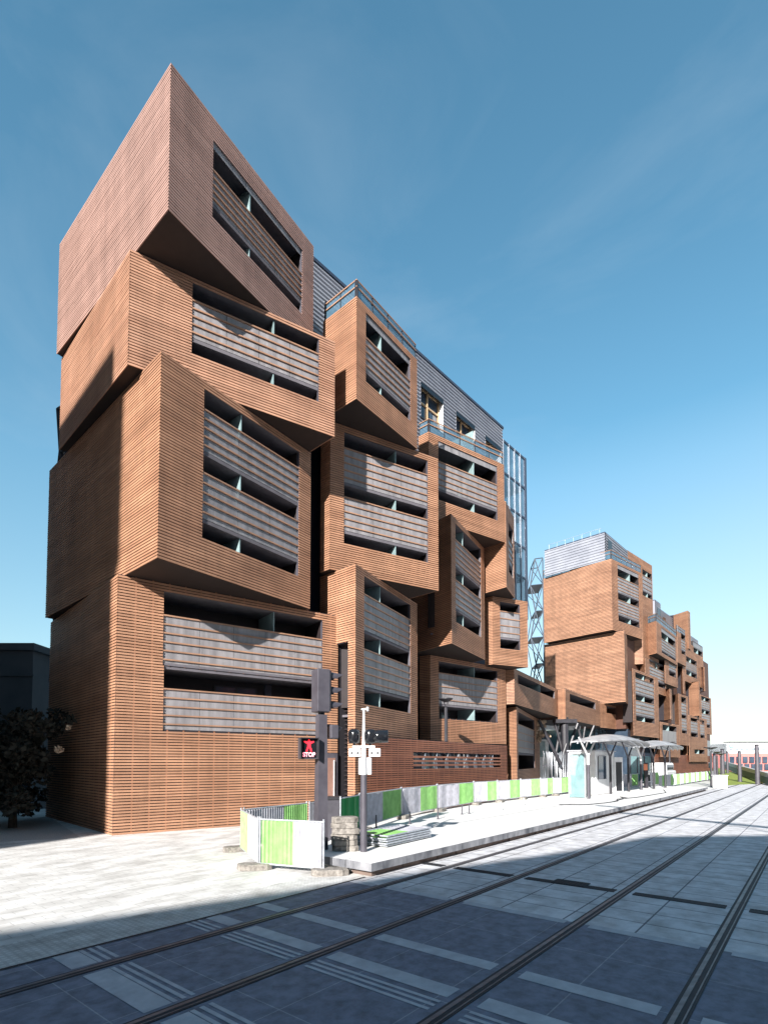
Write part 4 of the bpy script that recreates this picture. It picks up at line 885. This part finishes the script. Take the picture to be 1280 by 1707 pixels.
# ---------------------------------------------------------------- slim signal pole on the platform
PQ=G(606,1420,.3)
t=thing('signal_pole','slim platform pole, dark below and white above, with two black signals','signal pole',(*PQ,.3))
def qz(v): return zat(PQ,v)
mb=MB(); mb.tube((*PQ,.3),(*PQ,qz(1292)),.082,.075,METM,14); mb.build('lower_pole',t,smooth=False)
mb=MB(); mb.tube((*PQ,qz(1292)),(*PQ,qz(1245)),.066,.056,WHT,12); mb.tube((*PQ,qz(1245)),(*PQ,qz(1184)),.042,.025,WHT,12); mb.build('upper_pole',t)
mb=MB(); mb.tube((PQ[0]-.06,PQ[1],qz(1183)),(PQ[0]+.08,PQ[1],qz(1182)),.02,.02,WHT,8); mb.tube((PQ[0]+.09,PQ[1]-.02,qz(1186)),(PQ[0]+.09,PQ[1]-.02,qz(1179)),.028,.028,WHT,10); mb.build('sensor_head',t)
mb=MB(); mb.obox((PQ[0],PQ[1]),(1,0),(0,1),.27,.03,qz(1247),qz(1243.5),WHT); mb.build('crossbar',t,bevel=.008)
for x,n_s in ((-.23,0),(.15,1)):
    c=(PQ[0]+x,PQ[1],qz(1228)); 
    mb=MB(); mb.lathe((c[0],c[1],c[2]),[(.07,-.17),(.13,-.15),(.145,-.05),(.145,.08),(.12,.15),(.05,.175)],BLK,18); mb.build('black_signal',t,smooth=True)
    if n_s:
        mb=MB(); mb.lathe((c[0],c[1],c[2]),[(.16,.08),(.16,.2),(.15,.42),(.13,.43)],BLK,18,axis='x'); mb.build('signal_hood',t,smooth=True)
    mb=MB(); mb.tube((c[0],c[1],qz(1243.5)),(c[0],c[1],c[2]-.14),.03,.03,BLK,8); mb.build('signal_neck',t)
for x,lb in ((-.21,0),(.26,1)):
    mb=MB(); mb.obox((PQ[0]+x,PQ[1]-.01),(1,0),(0,1),.14,.05,qz(1262),qz(1248),WHT); mb.build('push_button_box',t,bevel=.02)
    for dx in (-.07,.07):
        mb=MB(); mb.obox((PQ[0]+x+dx,PQ[1]-.062),(1,0),(0,1),.025,.003,qz(1257.5),qz(1254),METD); mb.build('box_symbol',t)
mb=MB(); mb.obox((PQ[0]+.03,PQ[1]+.09),(1,0),(0,1),.155,.06,qz(1292),qz(1263),WHT); mb.build('control_box',t,bevel=.02)
# ---------------------------------------------------------------- street lamps
def lamp(base,ztop,label,r=.33,m=METD,group='street lamps with dish heads'):
    t=thing('street_lamp',label,'street lamp',base,group); x,y,z=base
    mb=MB(); mb.tube((x,y,z),(x,y,ztop-.45),.12,.09,m,10); mb.build('post',t)
    mb=MB(); mb.lathe((x,y,ztop),[(.06,-.16),(.12,-.15),(r,0),(r,.05),(.05,.06)],m,20); mb.build('dish_head',t)
    for k in range(4):
        a=k*math.pi/2+.5; mb=MB(); mb.tube((x,y,ztop-.5),(x+math.cos(a)*.2,y+math.sin(a)*.2,ztop-.08),.014,.014,m,6); mb.build('head_strut',t)
LB=G(744,1346,.0); lamp((*LB,0),zat(LB,1166),'dark street lamp with a dish head in front of the slatted window strip',r=.38)
for u,vb,vt,lb in ((1186,1312,1247,'distant street lamp right of the second apartment building'),(1196,1304,1254,'second distant street lamp right of the second apartment building'),(1202,1302,1257,'small distant street lamp between two masts'),(1117,1308,1238,'street lamp in front of the second apartment building behind the shelter')):
    p=G(u,vb,0); lamp((*p,0),zat(p,vt),lb,r=.6,group='street lamps with dish heads')
for u,vb,vt,r,lb in ((1192,1311,1258,.16,'leftmost slim grey mast beside the end of the platform'),(1213,1295,1254,.22,'distant grey mast with no arm near the grass ramp'),(1233.5,1305,1254,.22,'grey catenary mast standing on the grass slope'),(1263,1308,1243,.24,'thick grey catenary mast at the right on the grass'),(1205,1296,1250,.32,'broad dark distant mast in the cluster of poles')):
    p=G(u,vb,0); zt_=zat(p,vt); t=thing('catenary_mast',lb,'mast',(*p,0),'masts along the tram line'); mb=MB(); mb.tube((*p,0),(*p,zt_),r,r*.8,METM,10); mb.build('post',t); mb=MB(); mb.tube((*p,zt_-.001),(*p,zt_+.12),r*1.1,r*.6,METD,10); mb.build('cap',t)
# ---------------------------------------------------------------- tram shelters
def shelter(label,a0,a1,pa,zr,whites):
    t=thing('tram_shelter',label,'shelter',(*AC(a0,-10.3),.3),'white tram shelters on the platform')
    c0,c1=-11.4,-8.7; na,ncc=14,8; mb=MB(); 
    def zz(i,j): 
        s=i/na; q=j/ncc; return zr+.55*math.sin(math.pi*s)**.7*(.35+.65*math.sin(math.pi*min(1,q*1.0)))-.10*abs(q-.5)
    def tip(i): s=i/na; return 1-.45*abs(2*s-1)**3
    g=[[None]*(ncc+1) for _ in range(na+1)]
    for i in range(na+1):
        for j in range(ncc+1):
            a=a0+(a1-a0)*i/na; w=tip(i); c=(c0+c1)/2+(c1-c0)/2*(2*j/ncc-1)*w; g[i][j]=(*AC(a,c),zz(i,j))
    for i in range(na):
        for j in range(ncc): mb.quad([g[i][j],g[i+1][j],g[i+1][j+1],g[i][j+1]][::-1],mat('mottled_roof_sheet',(.34,.34,.35),.45,noise=((.22,.22,.24),(.50,.50,.50)),ns=1.6))
    o=mb.build('roof',t); sm=o.modifiers.new('th','SOLIDIFY'); sm.thickness=.06; sm.offset=1
    for j in (2,4,6):
        mb=MB()
        for i in range(na): mb.tube(Vector(g[i][j])-Vector((0,0,.05)),Vector(g[i+1][j])-Vector((0,0,.05)),.05,.05,GALV,6)
        mb.build('roof_beam',t)
    for k,(u,v) in enumerate(pa):
        p=G(u,v,.3); m=WHT if k in whites else METM; zs=zr-.75; mb=MB(); mb.tube((*p,.3),(*p,.3+(zs-.3)*.78),.085,.08,METM if k in whites else METD,10); mb.build('post',t)
        mb=MB(); mb.tube((*p,.3+(zs-.3)*.78),(*p,zs),.083,.078,m,10); mb.build('upper_post',t)
        for sg in (-1,1):
            q=add(p,TD,sg*1.45); mb=MB(); mb.tube((*p,zs-.06),(*q,zr+.22),.065,.045,m,8); mb.build('fork_arm',t)
    return t
shelter('nearer white tram shelter with a wavy roof on forked posts',30.0,41.5,((981,1332),(1018,1324),(1048,1320)),3.55,(0,))
shelter('farther white tram shelter with a wavy roof on forked posts',41.8,53.5,((1069,1317),(1090,1315.5),(1109,1313.5)),3.55,(0,))
# kiosk, glass screens, ticket machine, totem
kp=AC(36.3,-12.0)
t=thing('platform_kiosk','white glossy kiosk cabin under the nearer tram shelter','kiosk',(*kp,.3))
mb=MB(); mb.prism([AC(34.6,-12.6),AC(34.6,-10.9),AC(38.6,-10.9),AC(38.6,-12.6)][::-1],.32,3.1,WHT); mb.build('cabin',t,bevel=.03)
mb=MB(); mb.prism([AC(35.0,-10.86),AC(35.0,-10.84),AC(36.6,-10.84),AC(36.6,-10.86)],1.3,2.8,WGL); mb.build('window',t)
mb=MB(); mb.prism([AC(34.5,-12.7),AC(34.5,-10.8),AC(38.7,-10.8),AC(38.7,-12.7)][::-1],3.1,3.18,GALV); mb.build('roof_plate',t)
t=thing('glass_screen','tall teal glass screen at the near end of the tram shelter','screen',(*AC(32.6,-12.8),.3))
gs0=G(948,1330,.3); gs1=G(975,1331,.3)
mb=MB(); mb.prism([gs0,gs1,add(gs1,(0,.05)),add(gs0,(0,.05))],.34,2.9,TEAL); mb.build('pane',t)
for p in (gs0,gs1): mb=MB(); mb.obox(add(p,(0,-.03)),(1,0),(0,1),.03,.025,.3,2.95,GALV); mb.build('frame_post',t)
p=G(1032,1322,.3); t=thing('ticket_machine','black-fronted ticket machine in a white frame between the shelter posts','ticket machine',(*p,.3)); e1=unit((.95,.3)); n1=(e1[1],-e1[0])
mb=MB(); mb.obox(add(p,n1,-.2),e1,n1,.36,.2,.3,2.75,WHT); mb.build('housing',t,bevel=.03); mb=MB(); mb.obox(add(p,n1,.008),e1,n1,.24,.01,.42,2.4,BLK); mb.build('front_panel',t)
sc=[G(1051,1312,.3),G(1086,1311,.3)]
t=thing('glass_screen','dark teal glass windbreak panel behind the farther shelter posts','screen',(*sc[0],.3))
mb=MB(); mb.prism([sc[0],sc[1],add(sc[1],(0,.06)),add(sc[0],(0,.06))],.55,1.35,DTEAL); mb.build('lower_pane',t)
mb=MB(); mb.prism([sc[0],sc[1],add(sc[1],(0,.05)),add(sc[0],(0,.05))],1.37,2.9,TEAL); mb.build('upper_pane',t)
for k in range(4): q_=add(sc[0],sub(sc[1],sc[0]),k/3); mb=MB(); mb.obox(add(q_,(0,-.04)),(1,0),(0,1),.03,.03,.3,2.95,METM); mb.build('frame_post',t)
t=thing('platform_bench','light metal bench in front of the dark teal windbreak','bench',(*add(sc[0],(.6,-.5)),.3)); b0=add(sc[0],(.4,-.5)); e1=unit(sub(sc[1],sc[0])); n1=(e1[1],-e1[0])
mb=MB(); mb.obox(add(b0,e1,.8),e1,n1,.8,.2,.72,.78,GALV); mb.build('seat',t)
for k in (.2,1.4): mb=MB(); mb.obox(add(b0,e1,k),e1,n1,.03,.15,.3,.72,GALV); mb.build('leg',t)
p=G(1077,1314,.3); t=thing('information_totem','dark slim totem with an orange panel behind the windbreak glass','totem',(*p,.3)); mb=MB(); mb.obox(p,(1,0),(0,1),.12,.12,.3,2.35,METD); mb.build('body',t)
mb=MB(); mb.obox(add(p,(-.1,-.16)),(1,0),(0,1),.16,.02,1.75,2.25,ORG); mb.build('orange_panel',t)
# dark mats and cables on the platform
for pts,lb in ((((932,1342),(980,1342),(1010,1339),(1030,1336),(1028,1333),(1060,1330),(1085,1326),(1110,1322),(1106,1317)),'long black cable snaking over the platform under the shelters'),(((1018,1338),(1040,1332),(1034,1329),(1046,1331)),'short loop of black cable beside the kiosk')):
    mb=MB(); P=[(*G(u,v,.31),.315) for u,v in pts]
    for a_,b_ in zip(P[:-1],P[1:]): mb.tube(a_,b_,.025,.025,RUB,6)
    o=mb.build('cable'); tag(o,lb,'cable')
# dark line joint on platform along the barriers
rect_sheet('platform_joint',12,46,-9.75,-9.70,.300,mat('joint_grey',(.38,.38,.38),.8))
# ---------------------------------------------------------------- twisted-slat fence under the bridge
fa0=G(899,1322,0); fa1=G(950,1312,0); t=thing('slat_fence','tall fence of twisted pale metal slats under the timber bridge','fence',(*fa0,0)); e1=unit(sub(fa1,fa0)); Lf=math.dist(fa0,fa1)
fa0=(13.2,44.2); fa1=(18.6,46.0); e1=unit(sub(fa1,fa0)); n1=(e1[1],-e1[0]); Lf=math.dist(fa0,fa1); rnd=random.Random(2)
mb=MB(); s=0
while s<Lf:
    d=rnd.uniform(-.22,.22); c0_=add(fa0,e1,s); c1_=add(fa0,e1,s+d); zt_=3.25+rnd.uniform(-.1,.1)
    for k in range(4):
        z0=.1+(zt_-.1)*k/4;z1=.1+(zt_-.1)*(k+1)/4; a0=s+d*math.sin(k/4*3)+0;a1=s+d*math.sin((k+1)/4*3); t0=k*.5+s;t1=(k+1)*.5+s
        p0=add(fa0,e1,a0);p1=add(fa0,e1,a1); w0=(math.cos(t0)*.05,math.sin(t0)*.05);w1=(math.cos(t1)*.05,math.sin(t1)*.05)
        mb.quad([(p0[0]-w0[0],p0[1]-w0[1],z0),(p0[0]+w0[0],p0[1]+w0[1],z0),(p1[0]+w1[0],p1[1]+w1[1],z1),(p1[0]-w1[0],p1[1]-w1[1],z1)],GALV)
    s+=.15
mb.build('slats',t)
for z in (.25,2.1): mb=MB(); mb.obox(add(add(fa0,e1,Lf/2),n1,-.06),e1,n1,Lf/2,.02,z,z+.06,METM); mb.build('rail',t)
t=thing('undercroft_wall','white rendered wall with a pale glass box seen through the fence','wall',(15,52,0)); mb=MB(); mb.box(15.0,15.9,51.4,52,0,4.6,WHR); mb.build('white_panel',t); mb=MB(); mb.box(12.5,15.35,50.6,52,2.9,4.4,TEAL); mb.build('glass_box',t); mb=MB(); mb.box(13,20,54,54.4,5.7,6.4,WHR); mb.build('canopy_edge',t)
# ---------------------------------------------------------------- far end: grass ramp, red building, white blocks
def qy(u,v,Y): d=ray(u,v);k=Y/d[1]; return (d[0]*k,Y,H+d[2]*k)
mb=MB(); mb.quad([(*G(1186,1311,0),.004),(*G(1320,1317,0),.004),qy(1300,1315,52),qy(1204,1281,118)],GRASS); mb.quad([(*G(1186,1311,0),.004),qy(1204,1280,120),qy(1188,1283,120)],GRASS); o=mb.build('grass_slope'); o['kind']='structure'
t=thing('ramp_wall','long sloping ramp wall with a dark green band above the grass','wall',qy(1245,1290,110))
def slab(us,Y,th,m,nm,par):
    mb=MB(); a=[qy(*u,Y) if len(u)==2 else qy(u[0],u[1],u[2]) for u in us]; n=len(a); b=[(x,y+th,z) for x,y,z in a]
    mb.quad(a,m); mb.quad(b[::-1],m)
    for i in range(n): j=(i+1)%n; mb.quad([a[j],a[i],b[i],b[j]],m)
    return mb.build(nm,par)
slab([(1208,1281,118),(1290,1311,53),(1290,1299,53),(1208,1274,118)],0,.5,mat('ramp_green',(.04,.09,.08),.6),'green_band',t)
slab([(1206,1273.5,119),(1290,1298.5,54),(1290,1290.5,54),(1206,1269,119)],0,.6,mat('ramp_concrete',(.5,.5,.5),.8),'concrete_parapet',t)
t=thing('office_building','salmon pink office building with square dark windows at the far right','building',qy(1245,1290,140))
slab([(1207,1300),(1330,1300),(1330,1256),(1214,1256)],140,18,REDB,'facade',t)
for r_,(v0,v1) in enumerate(((1262,1272),(1274,1284),(1287,1295))):
    for k in range(9):
        u=1217+k*11+(r_==1)*3
        slab([(u,v1),(u+7.2,v1),(u+7.2,v0),(u,v0)],139.6,.35,WGL,'window',t)
t=thing('office_building','long white upper building with a flat roof behind the salmon one','building',qy(1245,1240,165))
slab([(1212,1300),(1340,1300),(1340,1239.5),(1212,1239.5)],165,20,WHR,'facade',t)
slab([(1190,1300,190),(1212,1300,165),(1212,1240,165),(1190,1250,190)],0,10,mat('pale_blue_render',(.5,.58,.64),.8),'side_wing',t)
for k in range(10): slab([(1217+k*9,1250),(1222+k*9,1250),(1222+k*9,1246.5),(1217+k*9,1246.5)],164.6,.3,mat('far_window',(.3,.36,.4),.3),'window',t)
for k in range(9): slab([(1216+k*8.5,1238),(1222+k*8.5,1238),(1222+k*8.5,1237),(1216+k*8.5,1237)],164.8,3,METM,'roof_vent',t)
slab([(1216,1246),(1223,1246),(1223,1240.5),(1216,1240.5)],164.5,.3,mat('faded_green_sign',(.3,.62,.5),.6),'green_sign',t)
t=thing('office_building','low pale building in the gap between the apartment block and the ramp','building',qy(1195,1270,170))
slab([(1186,1300),(1210,1300),(1210,1262),(1186,1262)],172,12,mat('pale_grey_render',(.55,.57,.6),.8),'facade',t)
for k in range(3): slab([(1188+k*7,1272),(1192+k*7,1272),(1192+k*7,1268),(1188+k*7,1268)],171.6,.3,WGL,'window',t)
p=G(1268,1306,0); t=thing('yellow_litter_bin','small yellow object at the foot of the thick mast','bin',(*p,0)); mb=MB(); mb.lathe((*p,0),[(.2,0),(.28,.5),(.2,.8),(.1,.9)],YEL,12); mb.build('body',t); mb=MB(); mb.lathe((*p,.9),[(.12,0),(.12,.08)],METD,12); mb.build('lid',t)
p=G(1205,1315,0); t=thing('concrete_planter','white block at the end of the platform beside the barriers','block',(*p,0)); mb=MB(); mb.box(p[0]-.35,p[0]+.45,p[1],p[1]+1,0,1.15,WHR); mb.build('body',t,bevel=.05); mb=MB(); mb.box(p[0]-.39,p[0]+.49,p[1]-.04,p[1]+1.04,1.152,1.22,WHT); mb.build('cap',t)
p=G(1113,1309,0); t=thing('parked_van','white van roof showing above the barriers in front of the far building','van',(*p,0)); p=add(p,(.2,1.5)); e1=TD;n1=ND
mb=MB(); mb.obox(p,e1,n1,2.3,.95,.45,1.5,WHT); mb.build('body',t,bevel=.12); mb=MB(); mb.obox(add(p,e1,-.2),e1,n1,1.9,.85,1.45,2.35,WHT); mb.build('roof',t,bevel=.2)
mb=MB(); mb.obox(add(add(p,e1,-.2),n1,.86),e1,n1,1.5,.01,1.6,2.1,WGL); mb.build('window',t)
for k in (-1.5,1.5): q_=add(p,e1,k); mb=MB(); mb.tube((*add(q_,n1,.75),.36),(*add(q_,n1,.98),.36),.36,.36,RUB,16); mb.build('wheel',t)
